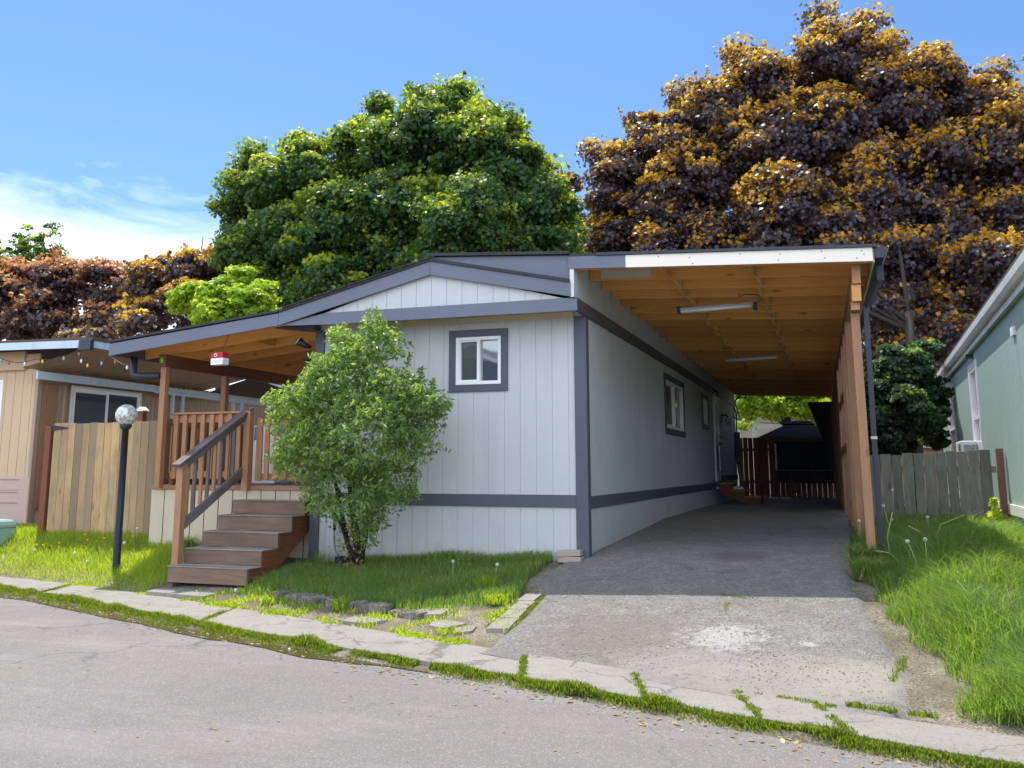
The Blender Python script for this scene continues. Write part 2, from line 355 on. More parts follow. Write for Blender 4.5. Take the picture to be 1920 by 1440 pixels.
_u = noise(nt_, mapping(nt_, _c, (.35, 1.6, 1), (0, 0, -.35)), 1.4, 5, .65); _x = mixc(nt_, mth(nt_, 'MULTIPLY', ramp(nt_, _u, [(.5, (0, 0, 0)), (.7, (1, 1, 1))]), .4), _x, (.29, .26, .235))
_o = nd(nt_, 'ShaderNodeTexVoronoi'); _o.inputs['Scale'].default_value = 2.6; nt_.links.new(_c, _o.inputs['Vector']); _x = mixc(nt_, ramp(nt_, _o.outputs['Distance'], [(.018, (1, 1, 1)), (.032, (0, 0, 0))]), _x, (.03, .028, .026))
_s = noise(nt_, _c, 1.1, 5, .7); _x = mixc(nt_, mth(nt_, 'MULTIPLY', ramp(nt_, _s, [(.56, (0, 0, 0)), (.74, (1, 1, 1))]), .35), _x, (.2, .165, .13))
_v = nd(nt_, 'ShaderNodeTexVoronoi', feature='DISTANCE_TO_EDGE'); _v.inputs['Scale'].default_value = .42
_w = nd(nt_, 'ShaderNodeVectorMath', operation='MULTIPLY_ADD'); _q = nd(nt_, 'ShaderNodeTexNoise'); _q.inputs['Scale'].default_value = 2.5; _q.inputs['Detail'].default_value = 6; nt_.links.new(_c, _q.inputs[0])
nt_.links.new(_q.outputs['Color'], _w.inputs[0]); _w.inputs[1].default_value = (.7, .7, 0); nt_.links.new(_c, _w.inputs[2]); nt_.links.new(_w.outputs[0], _v.inputs['Vector'])
_e = ramp(nt_, _v.outputs['Distance'], [(.0, (1, 1, 1)), (.009, (0, 0, 0))]); _m = ramp(nt_, noise(nt_, _c, .35, 2), [(.42, (0, 0, 0)), (.52, (1, 1, 1))])
_x = mixc(nt_, mth(nt_, 'MULTIPLY', mth(nt_, 'MULTIPLY', _e, _m), .8), _x, (.06, .055, .05))
nt_.links.new(_x, bs_.inputs['Base Color']); bs_.inputs['Roughness'].default_value = .85; bump(nt_, bs_, _f, .8, .006)
M['drive'], nt_, bs_ = newmat('driveway_asphalt')
_c = objco(nt_); _n = noise(nt_, _c, .9, 7, .65); _f = noise(nt_, _c, 75, 4, .75); _g = noise(nt_, _c, 30, 3, .7)
_x = mixc(nt_, _n, (.19, .178, .162), (.37, .35, .315)); _x = mixc(nt_, mth(nt_, 'MULTIPLY', ramp(nt_, noise(nt_, _c, 26, 5, .75), [(.5, (0, 0, 0)), (.6, (1, 1, 1))]), .6), _x, (.085, .08, .07)); _x = mixc(nt_, mth(nt_, 'MULTIPLY', ramp(nt_, _f, [(.4, (1, 1, 1)), (.54, (0, 0, 0))]), .85), _x, (.08, .075, .07)); _x = mixc(nt_, ramp(nt_, _g, [(.62, (0, 0, 0)), (.7, (1, 1, 1))]), _x, (.44, .4, .36))
_v = nd(nt_, 'ShaderNodeTexVoronoi', feature='DISTANCE_TO_EDGE'); _v.inputs['Scale'].default_value = .75
_w = nd(nt_, 'ShaderNodeVectorMath', operation='MULTIPLY_ADD'); _q = nd(nt_, 'ShaderNodeTexNoise'); _q.inputs['Scale'].default_value = 3; _q.inputs['Detail'].default_value = 7; nt_.links.new(_c, _q.inputs[0])
nt_.links.new(_q.outputs['Color'], _w.inputs[0]); _w.inputs[1].default_value = (.8, .8, 0); nt_.links.new(_c, _w.inputs[2]); nt_.links.new(_w.outputs[0], _v.inputs['Vector'])
_x = mixc(nt_, mth(nt_, 'MULTIPLY', ramp(nt_, _v.outputs['Distance'], [(.0, (1, 1, 1)), (.012, (0, 0, 0))]), .55), _x, (.07, .065, .055))
_t = noise(nt_, _c, 5, 7, .75); _x = mixc(nt_, mth(nt_, 'MULTIPLY', ramp(nt_, _t, [(.42, (1, 1, 1)), (.6, (0, 0, 0))]), .5), _x, (.13, .112, .095))
def _spot(x, cx, cy, rr, col, amt, ns=9, mult=1.4):
    sp = nd(nt_, 'ShaderNodeVectorMath', operation='DISTANCE'); ms = mapping(nt_, _c, (1, 1, 0)); nt_.links.new(ms, sp.inputs[0]); sp.inputs[1].default_value = (cx, cy, 0)
    d = mth(nt_, 'ADD', mth(nt_, 'DIVIDE', sp.outputs['Value'], rr), mth(nt_, 'MULTIPLY', mth(nt_, 'SUBTRACT', noise(nt_, _c, ns, 6, .75), .5), mult))
    return mixc(nt_, mth(nt_, 'MULTIPLY', ramp(nt_, d, [(.45, (1, 1, 1)), (1, (0, 0, 0))]), amt), x, col)
_x = _spot(_x, 1.85, -3.0, .40, (.44, .42, .39), .6, 12, 4.4); _x = _spot(_x, 2.5, -3.12, .09, (.38, .36, .34), .8, 20, 1.8)
_x = _spot(_x, 1.65, .25, .45, (.1, .075, .07), .7, 6); _x = _spot(_x, 2.3, -4.05, .9, (.30, .27, .225), .6, 7); _x = _spot(_x, 1.5, -3.7, .55, (.29, .26, .22), .5, 7)
_x = _spot(_x, 1.0, -3.0, .8, (.16, .13, .105), .55, 5); _x = _spot(_x, 1.5, 6.0, 2.6, (.3, .25, .2), .5, 2)
_x = _spot(_x, 2.9, -3.9, .5, (.31, .27, .215), .7, 7)
nt_.links.new(_x, bs_.inputs['Base Color']); bs_.inputs['Roughness'].default_value = .95; bump(nt_, bs_, _f, 1.0, .012)
M['soil'], nt_, bs_ = newmat('soil_and_thatch')
_c = objco(nt_); _n = noise(nt_, _c, 2.5, 6, .65); _f = noise(nt_, _c, 55, 4, .7)
_x = ramp(nt_, _n, [(.3, (.12, .1, .055)), (.48, (.22, .18, .12)), (.62, (.36, .3, .22))]); _x = mixc(nt_, ramp(nt_, _f, [(.4, (1, 1, 1)), (.55, (0, 0, 0))]), _x, (.1, .085, .05))
nt_.links.new(_x, bs_.inputs['Base Color']); bs_.inputs['Roughness'].default_value = 1; bump(nt_, bs_, _f, 1, .02)
M['gravel'], nt_, bs_ = newmat('crushed_gravel')
_c = objco(nt_); _v = nd(nt_, 'ShaderNodeTexVoronoi'); _v.inputs['Scale'].default_value = 32; nt_.links.new(_c, _v.inputs['Vector'])
_b = nd(nt_, 'ShaderNodeRGBToBW'); nt_.links.new(_v.outputs['Color'], _b.inputs[0])
nt_.links.new(ramp(nt_, _b.outputs[0], [(.2, (.12, .12, .12)), (.8, (.42, .42, .42))]), bs_.inputs['Base Color']); bs_.inputs['Roughness'].default_value = .9; bump(nt_, bs_, _v.outputs['Distance'], .9, .02)
M['water'], nt_, bs_ = newmat('gutter_water'); bs_.inputs['Base Color'].default_value = (.06, .045, .02, 1); bs_.inputs['Roughness'].default_value = .06
bump(nt_, bs_, noise(nt_, objco(nt_), 30, 4), .5, .01)
M['bark'] = paint('bark', (.04, .032, .026), .95, .35)
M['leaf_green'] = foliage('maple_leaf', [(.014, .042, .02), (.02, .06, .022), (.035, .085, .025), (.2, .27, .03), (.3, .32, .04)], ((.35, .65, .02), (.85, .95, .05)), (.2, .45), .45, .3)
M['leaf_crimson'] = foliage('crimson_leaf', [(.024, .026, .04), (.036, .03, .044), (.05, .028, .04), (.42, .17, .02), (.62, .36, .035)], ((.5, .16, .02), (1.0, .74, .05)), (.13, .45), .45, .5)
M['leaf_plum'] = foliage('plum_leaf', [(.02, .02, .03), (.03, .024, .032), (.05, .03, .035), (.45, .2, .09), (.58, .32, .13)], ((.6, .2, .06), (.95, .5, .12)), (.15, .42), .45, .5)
M['leaf_lime'] = foliage('lime_leaf', [(.13, .22, .02), (.22, .33, .03), (.3, .42, .04)], ((.6, .8, .03), (.85, .95, .08)), .5, .45, .3)
M['leaf_dark'] = foliage('understorey_leaf', [(.012, .032, .022), (.02, .045, .024), (.034, .07, .028), (.09, .15, .04), (.14, .2, .05)], ((.2, .42, .04), (.55, .75, .08)), (.15, .42), .5, .3)
M['leaf_bush'] = foliage('privet_leaf', [(.055, .095, .055), (.08, .13, .065), (.12, .18, .08), (.21, .27, .1)], ((.4, .68, .06), (.8, 1, .1)), .38, .38, .4)
M['leaf_dry'] = foliage('dry_leaf', [(.3, .2, .09), (.42, .32, .14)], ((.4, .3, .1), (.5, .4, .1)), .3)
M['grass'] = foliage('grass_blade', [(.03, .08, .022), (.05, .12, .028), (.08, .155, .03), (.13, .17, .06), (.36, .3, .14)], ((.3, .56, .03), (.5, .7, .08)), .42, .42, .35)
M['grass_yel'] = foliage('lawn_blade', [(.07, .14, .018), (.11, .19, .025), (.16, .24, .03), (.25, .27, .06)], ((.55, .76, .02), (.85, .95, .06)), .5, .45, .3)
M['moss'] = foliage('moss_and_weed', [(.05, .085, .012), (.08, .12, .016), (.14, .17, .025)], ((.36, .5, .02), (.5, .58, .03)), .38, .6, .2)
M['beige'] = paint('neighbour_siding', (.58, .4, .25), .6, .08); M['beige_groove'] = paint('neighbour_groove', (.3, .2, .13), .7, .05)
M['beige_dark'] = paint('neighbour_metal_siding', (.36, .25, .165), .5, .08); M['pinkskirt'] = paint('neighbour_skirting', (.5, .36, .29), .6, .1)
M['bluewhite'] = paint('awning_edge', (.5, .6, .68), .45, .15, dirt=((.2, .25, .28), .4)); M['greenwall'] = paint('green_siding', (.34, .46, .41), .6, .07, dirt=((.2, .26, .24), .3))
M['greengroove'] = paint('green_groove', (.12, .16, .14), .7, .1); M['oldwhite'] = paint('aged_white', (.66, .66, .6), .5, .12, dirt=((.35, .32, .25), .5))
M['cream'] = paint('cream_wall', (.72, .66, .54), .6, .05); M['pinkwall'] = paint('salmon_wall', (.55, .3, .2), .6, .05)
M['ac'] = paint('appliance_white', (.78, .78, .77), .4, .04, grain=False); M['tarp'] = paint('black_tarp', (.035, .042, .05), .7, .3, grain=False)
M['pebble'] = paint('pebble', (.27, .25, .22), .9, .4, grain=False)
M['canopy'] = paint('dark_canopy', (.012, .013, .018), .9, .2, grain=False, spec=.1)
M['mint'] = paint('utility_green', (.27, .42, .35), .45, .08, grain=False); M['red'] = paint('red_paint', (.45, .02, .03), .5, .1, grain=False)
M['globe'], nt_, bs_ = newmat('weathered_globe'); _n = noise(nt_, objco(nt_), 22, 6, .7, .6)
nt_.links.new(ramp(nt_, _n, [(.36, (.1, .1, .07)), (.5, (.5, .5, .46)), (.62, (.75, .76, .76))]), bs_.inputs['Base Color']); bs_.inputs['Roughness'].default_value = .25
M['seed'] = foliage('seed_head', [(.7, .7, .68), (.8, .8, .78)], ((.8, .8, .8), (.8, .8, .8)), .4, .9, .1)
M['stem'] = foliage('flower_stem', [(.25, .3, .1), (.35, .38, .15)], ((.4, .5, .1), (.4, .5, .1)), .2)
M['yellow'] = paint('yellow_petal', (.85, .5, .01), .6, .1, grain=False); M['block'] = paint('concrete_block', (.36, .3, .24), .9, .2)
M['hose'] = paint('garden_hose', (.12, .2, .16), .4, .1, grain=False); M['lime'] = paint('lime_plastic', (.1, .5, .05), .4, .1, grain=False)
M['tube'] = paint('lamp_tube', (.75, .77, .78), .3, .03, grain=False); M['conduit'] = metal('grey_conduit', (.28, .29, .31), .4, .3)
M['bluewall'] = paint('blue_siding', (.14, .19, .3), .6, .06)
M['brown_roof'] = paint('brown_roofing', (.1, .07, .06), .9, .2)
# ------------------------------------------------------------------ ground, road, pavement, driveway
def grid_sheet(name, xs, yss, zf, mat, kind='structure'):
    X, Y = np.meshgrid(xs, yss, indexing='ij'); Z = zf(X, Y)
    V = np.stack([X, Y, Z], -1).reshape(-1, 3); n, m = len(xs), len(yss)
    i, j = np.meshgrid(np.arange(n - 1), np.arange(m - 1), indexing='ij'); a = (i * m + j).ravel()
    F = np.stack([a, a + m, a + m + 1, a + 1], 1)
    o = np_mesh(name, V, np.arange(len(F)) * 4, None, F.ravel(), mat)
    o.data.polygons.foreach_set('use_smooth', np.ones(len(F), bool)); o['kind'] = kind
    return o
def lumps(X, Y, a, s):
    f = np.vectorize(lambda x, y: mnoise.noise(Vector((x * s, y * s, 3.1))))
    return a * f(X, Y)
xs_ = np.concatenate([[-400, -150, -80, -50], np.arange(-30, -12, 1.5), np.arange(-12, 8, .16), np.arange(8, 30, 2), [40, 80, 150, 400]])
ys_ = np.concatenate([[-400, -150, -60, -30, -15], np.arange(-9, 7, .16), np.arange(7, 30, 1.5), [35, 50, 80, 150, 400]])
grid_sheet('ground', xs_, ys_, lambda X, Y: hgt(X, Y) + lumps(X, Y, .02, 1.7) - .02, M['soil'])
grid_sheet('road', np.concatenate([[-60, -40, -30, -15], np.arange(-12, 6, .5), [8, 15, 30, 60]]), np.array([0, .1, .25, .5, 1.]), lambda X, Y: 0 * X, M['road'])
_r = bpy.data.objects['road'].data
for v in _r.vertices:
    x, t = v.co.x, v.co.y; v.co.y = float(yi(x)) - .03 + (-24 - float(yi(x))) * t; v.co.z = -.5
# denser edge line for the road so it follows the pavement exactly
def poly_pt(u): return None
M['road'].use_fake_user = False
dw = MB()
def dxl(y): return float(np.interp(y, [-3.2, -2.3, -1.7, -1.0, -.15, 0, 10.8], [-.02, .0, -.06, -.3, -.28, .01, .01]))
def dxr(y): return float(np.interp(y, [-5, -4.5, -3.6, -2.9, -2.3, -.9, .2, 3, 10.8], [2.75, 3.1, 3.2, 3.08, 3.02, 2.88, 2.84, 2.88, 2.9]))
nv = 110; nu = 40; V = []
for i in range(nu + 1):
    u = i / nu
    for j in range(nv + 1):
        t = j / nv; xb = -.02 + u * (2.8 + .35); yb = float(ys(xb)) - .25
        y = yb + (10.8 - yb) * t; x = dxl(y) + u * (dxr(y) - dxl(y))
        if t == 0: x = xb
        wob = (.10 * mnoise.noise(Vector((y * 2.2, u * 3, 0))) + .05 * mnoise.noise(Vector((y * 9, u * 3, 4)))) if i in (0, nu) and y < -.3 else 0
        V.append((x + wob, y, hz(x, max(y, float(ys(x)) + .001)) + (.012 if 0 < i < nu or y > -.1 else -.05) + .006 * mnoise.noise(Vector((x * 2, y * 2, 0)))))
V = np.array(V); a = np.array([i * (nv + 1) + j for i in range(nu) for j in range(nv)])
F = np.stack([a, a + nv + 1, a + nv + 2, a + 1], 1)
o = np_mesh('driveway', V, np.arange(len(F)) * 4, None, F.ravel(), M['drive']); o['kind'] = 'structure'; o.data.polygons.foreach_set('use_smooth', np.ones(len(F), bool))
grid_sheet('gravel_yard', np.arange(.0, 3.6, .3), np.arange(10.75, 18.5, .5), lambda X, Y: hgt(X, Y) + .006 + lumps(X, Y, .008, 2), M['gravel'])
# pavement slabs, each tilted and chipped a little
pv = MB()
joints = [-60, -30, -14, -9.2, -6.2, -3.1, .52, 1.45, 2.17, 2.66, 5.4, 9, 20, 40]
for k in range(len(joints) - 1):
    xa, xb = joints[k] + .015, joints[k + 1] - .015
    n = max(3, int((xb - xa) / .22)); n = min(n, 40)
    sk = .22 if -8 < xa < 3 else 0
    dz = random.uniform(-.006, .006); narrow = .2 if k == 9 else (.08 if k == 8 else 0)
    top, bot = [], []
    for i in range(n + 1):
        x = xa + (xb - xa) * i / n
        xo = x - sk * .5
        w1 = .018 * mnoise.noise(Vector((x * 3, 1, k))); w2 = .022 * mnoise.noise(Vector((x * 4, 9, k)))
        top.append((xo, float(ys(xo)) + w1 - narrow)); bot.append((x + sk * .5, float(yi(x + sk * .5)) + w2))
    r = random.random()
    for i in range(n):
        q = [top[i], bot[i], bot[i + 1], top[i + 1]]
        P = [(x, y, -.440 + dz + .004 * mnoise.noise(Vector((x * 2, y * 2, 5)))) for x, y in q]
        pv.face(P, r=r)
        pv.face([(bot[i][0], bot[i][1], -.56), (bot[i + 1][0], bot[i + 1][1], -.56), P[2], P[1]], r=r)
        pv.face([(top[i + 1][0], top[i + 1][1], -.56), (top[i][0], top[i][1], -.56), P[0], P[3]], r=r)
    for e in (0, n):
        t_, b_ = top[e], bot[e]; z0 = -.440 + dz
        pv.face([(t_[0], t_[1], z0), (t_[0], t_[1], -.56), (b_[0], b_[1], -.56), (b_[0], b_[1], z0)], r=r)
o = pv.build('pavement', M['concrete']); o['kind'] = 'structure'
# small broken pavers between lawn and driveway
def slab(name, pts, z, th, label, cat='paver', group=None, mat='concrete', parent=None):
    mb = MB(); c = Vector((sum(p[0] for p in pts) / len(pts), sum(p[1] for p in pts) / len(pts), 0))
    P = [(p[0], p[1], z) for p in pts]; mb.prism([(p[0], p[1], z - th) for p in pts], (0, 0, th))
    o = mb.build(name, M[mat], bevel=.008); tag(o, label, cat, group); return o
slab('stepping_slab', [(-4.86, -1.42), (-3.95, -1.36), (-3.9, -1.85), (-4.8, -1.7)], -.405, .05, 'flat grey slab on the ground at the foot of the wooden steps')
pl = [((-.12, -1.82), .17, .28, 'uppermost small paver in the row along the driveway edge'), ((-.1, -2.12), .17, .28, 'second small paver down the row along the driveway edge'),
      ((-.09, -2.42), .18, .28, 'third small paver down the row along the driveway edge'), ((-.08, -2.74), .2, .32, 'lowest small paver in the row along the driveway edge')]
for (cx, cy), w, l, lb in pl:
    z = hz(cx, cy) + .015; a = random.uniform(-.08, .08); q = []
    for sx_, sy_ in ((-1, -1), (1, -1), (1, 1), (-1, 1)):
        q.append((cx + sx_ * w / 2 + a * sy_ * .1, cy + sy_ * l / 2 - a * sx_ * .1))
    mb = MB(); mb.prism([(x, y, hz(x, y) - .03) for x, y in q], (0, 0, .05)); tag(mb.build('paver', M['concrete'], bevel=.01), lb, 'paver', 'pavers along the driveway edge')
bp = [((-.95, -2.3), .5, .28, .2, 'broken tilted slab lying at the end of the stone lawn edging'), ((-.62, -2.72), .4, .26, -.3, 'cracked slab beside the pavement below the lawn corner'), ((-.38, -2.88), .24, .18, .5, 'small broken paver nearest the foot of the driveway edge'),
      ((-1.5, -2.62), .5, .22, -.2, 'weedy concrete piece between the lawn edging and the pavement')]
for (cx, cy), w, l, a, lb in bp:
    q = []
    for t in (.5, 1.9, 2.6, 3.9, 5.2):
        x = math.cos(t) * w / 2 * random.uniform(.6, 1.25); y = math.sin(t) * l / 2 * random.uniform(.9, 1.15); q.append((cx + x * math.cos(a) - y * math.sin(a), cy + x * math.sin(a) + y * math.cos(a)))
    mb = MB(); mb.prism([(x, y, hz(x, max(y, float(ys(x)) + .01)) - .045) for x, y in q], (0, 0, .052)); tag(mb.build('broken_slab', M['concrete'], bevel=.01), lb, 'paver', 'broken slabs by the lawn corner')
# stone lawn edging : five old blocks, each its own thing
ed = [(-3.08, -1.66), (-2.66, -1.84), (-2.22, -2.02), (-1.8, -2.16), (-1.38, -2.3), (-.98, -2.44)]
edl = ['leftmost rough stone of the lawn edging', 'second rough edging stone from the left by the pavement', 'middle rough stone of the lawn edging with a grass tuft at its end', 'fourth rough edging stone from the left by the pavement', 'rightmost rough stone of the lawn edging sinking to the soil']
for i in range(5):
    a = Vector((*ed[i], 0)); b = Vector((*ed[i + 1], 0)); za = hz(a.x, a.y + .05); zb = hz(b.x, b.y + .05)
    mb = MB(); d = (b - a); a += Vector((0, random.uniform(-.03, .03), 0)); nrm = Vector((-d.y, d.x, 0)).normalized(); n = 16; hh = random.uniform(.025, .055) if i < 4 else .015
    rings = []
    for k in range(n + 1):
        t = .02 + .96 * k / n; c = a + d * t; z = za + (zb - za) * t; j = lambda s: random.uniform(-s, s)
        rings.append([c - nrm * (.07 + j(.012)) + Vector((0, 0, z - .06)), c - nrm * (.065 + j(.014)) + Vector((0, 0, z + hh + j(.012))), c + nrm * (.06 + j(.014)) + Vector((0, 0, z + hh + .01 + j(.012))), c + nrm * (.07) + Vector((0, 0, z - .06))])
    for k in range(n):
        for e in range(3): mb.face([rings[k][e], rings[k + 1][e], rings[k + 1][e + 1], rings[k][e + 1]], r=.5, smooth=True)
    mb.face(rings[0], r=.5); mb.face(rings[-1][::-1], r=.5)
    tag(mb.build('edging_stone', M['stone']), edl[i], 'edging stone', 'rough stones edging the front lawn')
# water lying in the gutter
mb = MB(); up_, lo_ = [], []
for i in range(90):
    x = -14 + i * .17
    if x > .1: break
    w = .22 + .12 * mnoise.noise(Vector((x * 1.3, 0, 0))) + .05 * mnoise.noise(Vector((x * 6, 0, 2)))
    w *= min(1, max(.05, (.2 - x) / 1.5)); up_.append((x, float(yi(x)) - .03)); lo_.append((x - .05, float(yi(x)) - .06 - w))
for i in range(len(up_) - 1): mb.face([(*up_[i], -.494), (*lo_[i], -.494), (*lo_[i + 1], -.494), (*up_[i + 1], -.494)])
mb.build('gutter_water', M['water'], kind='structure')

# ------------------------------------------------------------------ board walls
def wall(mbb, mbg, o, u, n, W_, zb, zt, sp, gap=.008, dep=.006, holes=(), off=0., brk=()):
    """vertical-grooved sheet siding; u = direction along, n = outward normal, zb/zt functions of s, holes = (s0,s1,z0,z1)"""
    o = Vector(o); u = Vector(u); n = Vector(n)
    def strips(mb, edges, d):
        for s0, s1 in edges:
            cuts = sorted({s0, s1, *[h[i] for h in holes for i in (0, 1) if s0 < h[i] < s1], *[b for b in brk if s0 < b < s1]})
            for a, b in zip(cuts[:-1], cuts[1:]):
                m = (a + b) / 2; hs = sorted([h for h in holes if h[0] <= m <= h[1]], key=lambda h: h[2])
                lo = (zb(a), zb(b)); r = random.random()
                segs = []
                for h in hs: segs.append((lo, (h[2], h[2]))); lo = (h[3], h[3])
                segs.append((lo, (zt(a), zt(b))))
                for (l0, l1), (t0, t1) in segs:
                    if t0 - l0 < 1e-4 and t1 - l1 < 1e-4: continue
                    P = [o + u * a + n * d + Vector((0, 0, l0)), o + u * b + n * d + Vector((0, 0, l1)), o + u * b + n * d + Vector((0, 0, t1)), o + u * a + n * d + Vector((0, 0, t0))]
                    if u.cross(Vector((0, 0, 1))).dot(n) < 0: P.reverse()
                    mb.face(P, r=r)
                    # sides of the groove
                    for (s_, zl, zh, sg) in ((a, l0, t0, 1), (b, l1, t1, -1)):
                        if d > -.001 and abs(s_ - (s0 if sg > 0 else s1)) < 1e-6:
                            q = o + u * s_
                            mb.face([q + Vector((0, 0, zl)), q + n * d + Vector((0, 0, zl)), q + n * d + Vector((0, 0, zh)), q - n * dep + Vector((0, 0, zh))], r=r)
    e = []; s = off - sp if off > 0 else 0
    while s < W_ - 1e-6:
        a = max(s + gap / 2, 0); b = min(s + sp - gap / 2, W_)
        if b - a > .004: e.append((a, b))
        s += sp
    strips(mbb, e, 0.0)
    g = MB(); strips(mbg, [(0, W_)], -dep)
def window(parent, o, u, n, w, h, tw, tb=None, mull='v', panes=('screen', 'pane'), trimmat='trim', fr=.05, grids=0, dep=.05, trim=True):
    """outer trim boards + white vinyl unit set in the opening. o = lower left outer corner of the trim"""
    o = Vector(o); u = Vector(u); n = Vector(n); z = Vector((0, 0, 1)); tb = tb or tw
    wi = MB()
    def bx(mb, s0, s1, z0, z1, d0, d1): mb.obox(o + u * (s0 + s1) / 2 + z * (z0 + z1) / 2 + n * (d0 + d1) / 2, u * (s1 - s0) / 2, n * (d1 - d0) / 2, z * (z1 - z0) / 2)
    if trim:
        bx(wi, 0, w, h - tw, h, -.01, .022); bx(wi, 0, w, 0, tb, -.01, .023); bx(wi, 0, tw, tb, h - tw, -.01, .021); bx(wi, w - tw, w, tb, h - tw, -.01, .021)
        win = wi.build('window', M[trimmat], parent, bevel=.003)
    fm = MB(); a, b, c, d = tw, w - tw, tb, h - tw
    for q in ((a, b, d - fr, d), (a, b, c, c + fr)): bx(fm, *q, -dep, .012)
    for q in ((a, a + fr, c + fr, d - fr), (b - fr, b, c + fr, d - fr)): bx(fm, *q, -dep, .011)
    if mull == 'v':
        m = (a + b) / 2; bx(fm, m - fr * .45, m + fr * .45, c + fr, d - fr, -dep, .008)
        cells = [(a + fr, m - fr * .45, c + fr, d - fr), (m + fr * .45, b - fr, c + fr, d - fr)]
        q = cells[0]; t = .018     # sliding sash rim
        bx(fm, q[0], q[1], q[3] - t, q[3], -dep, -.006); bx(fm, q[0], q[1], q[2], q[2] + t, -dep, -.006); bx(fm, q[0], q[0] + t, q[2] + t, q[3] - t, -dep, -.006)
    elif mull == 'h':
        m = c + (d - c) * .5; bx(fm, a + fr, b - fr, m - fr * .45, m + fr * .45, -dep, .008)
        cells = [(a + fr, b - fr, c + fr, m - fr * .45), (a + fr, b - fr, m + fr * .45, d - fr)]
    else: cells = [(a + fr, b - fr, c + fr, d - fr)]
    if grids:
        for (p, q, r_, s_) in cells:
            for k in range(1, grids + 1):
                x = p + (q - p) * k / (grids + 1); bx(fm, x - .006, x + .006, r_, s_, -dep + .006, -dep + .02)
    if trim: fo = fm.build('window_frame', M['white'], win)
    else: fo = win = fm.build('window', M['white'], parent)
    for i, (p, q, r_, s_) in enumerate(cells):
        pm = MB(); bx(pm, p - .005, q + .005, r_ - .005, s_ + .005, -dep - .012, -dep + .002); pm.build('window_pane', M[panes[i % len(panes)]], win)
    return win

# ------------------------------------------------------------------ the house
PX = Vector((1, 0, 0)); PY = Vector((0, 1, 0)); PZ = Vector((0, 0, 1)); NY = -PY
home = thing('mobile_home', 'long pale grey mobile home with slate blue trim and a shallow gable facing the street', 'house')
LEN = 17.75; HW = 3.66
f, g = MB(), MB(); zw = lambda s: 2.87
wh = (-HW + 1.905 + .09, -HW + 2.687 + .0, 2.02, 2.62)
fw = (1.905 + .09, 2.688 - .09, 2.02, 2.615)
wall(f, g, (-HW, 0, 0), PX, NY, HW, lambda s: -.3, zw, .2032, holes=[fw])
# sheet seams seen under the window
fo = f.build('front_wall', M['siding'], home); g.build('groove_backing', M['reveal'], fo)
f, g = MB(), MB()
S1 = (5.51, 7.73, 1.585, 2.655); S2 = (10.4, 11.45, 1.87, 2.66); DR = (12.42, 13.32, .70, 2.76)
hs = [(S1[0] + .1, S1[1] - .1, S1[2] + .1, S1[3] - .1), (S2[0] + .1, S2[1] - .1, S2[2] + .1, S2[3] - .1), (DR[0], DR[1], DR[2], DR[3])]
wall(f, g, (0, 0, 0), PY, PX, LEN, lambda s: -.3, zw, .1016, holes=hs)
so_ = f.build('side_wall', M['siding'], home); g.build('groove_backing', M['reveal'], so_)
f, g = MB(), MB(); zr = lambda s: 3.42 - .007 * s
wall(f, g, (0.004, -.45, 0), PY, PX, LEN + .45, lambda s: 2.95, lambda s: 3.415 - .007 * s, .1016)
uo = f.build('upper_wall', M['siding'], home); g.build('groove_backing', M['reveal'], uo)
mb = MB(); mb.face([(-HW, LEN, -.3), (-HW, LEN, 2.9), (-HW, 0, 2.9), (-HW, 0, -.3)]); mb.face([(0, LEN, -.3), (0, LEN, 3.3), (-HW, LEN, 2.9), (-HW, LEN, -.3)])
mb.face([(-HW, .03, 2.86), (0, .03, 2.86), (0, LEN, 2.86), (-HW, LEN, 2.86)])
mb.build('rear_wall', M['siding'], home)
def part(name, mat, parent, fn, bevel=0):
    mb = MB(); fn(mb); return mb.build(name, M[mat], parent, bevel)
part('belt_trim', 'trim', home, lambda m: m.box(-HW + .12, -.125, -.022, .0, .538, .682), .003)
part('belt_trim', 'trim', home, lambda m: m.box(-.001, .021, .115, 12.36, .522, .665), .003)
part('belt_trim', 'trim', home, lambda m: m.box(-.001, .021, 13.4, LEN, .69, .83), .003)
part('corner_trim', 'trim', home, lambda m: (m.box(-.125, .024, -.026, .0, -.3, 2.8), m.box(.0, .024, .0, .11, -.3, 2.8)), .003)
part('corner_trim', 'trim', home, lambda m: m.box(-HW - .02, -HW + .115, -.03, .1, -.3, 2.8), .003)
part('eave_trim', 'fascia_dark', home, lambda m: m.box(-.001, .035, -.44, 12.38, 2.80, 2.955), .003)
part('eave_trim', 'fascia_dark', home, lambda m: m.box(-.001, .035, 13.36, LEN, 2.80, 2.94), .003)
part('soffit', 'siding_warm', home, lambda m: m.box(-HW, -.002, -.42, -.002, 2.865, 2.88))
part('soffit_batten', 'siding_warm', home, lambda m: m.box(-HW + .1, -.13, -.024, -.003, 2.79, 2.864), .003)
part('fascia_board', 'fascia', home, lambda m: m.prism([(-3.955, -.45, 2.823), (-3.3, -.45, 2.805), (.035, -.45, 2.803), (.035, -.45, 2.932), (-.045, -.45, 2.955), (-3.3, -.45, 2.955)], (0, .03, 0)), .003)
gm, gg = MB(), MB()
wall(gm, gg, (-3.35, -.425, 0), PX, NY, 3.25, lambda s: 2.93, lambda s: 2.95 + min(s, 3.25) * .295 if s < 1.52 else 3.4 - (s - 1.52) * .26, .2032, off=.1, brk=(1.52,))
go = gm.build('gable_panel', M['siding'], home); gg.build('groove_backing', M['reveal'], go)
part('rake_board', 'fascia', home, lambda m: m.prism([(-3.97, -.452, 2.823), (-3.97, -.452, 2.99), (-1.832, -.452, 3.515), (-1.832, -.452, 3.348)], (0, -.028, 0)), .003)
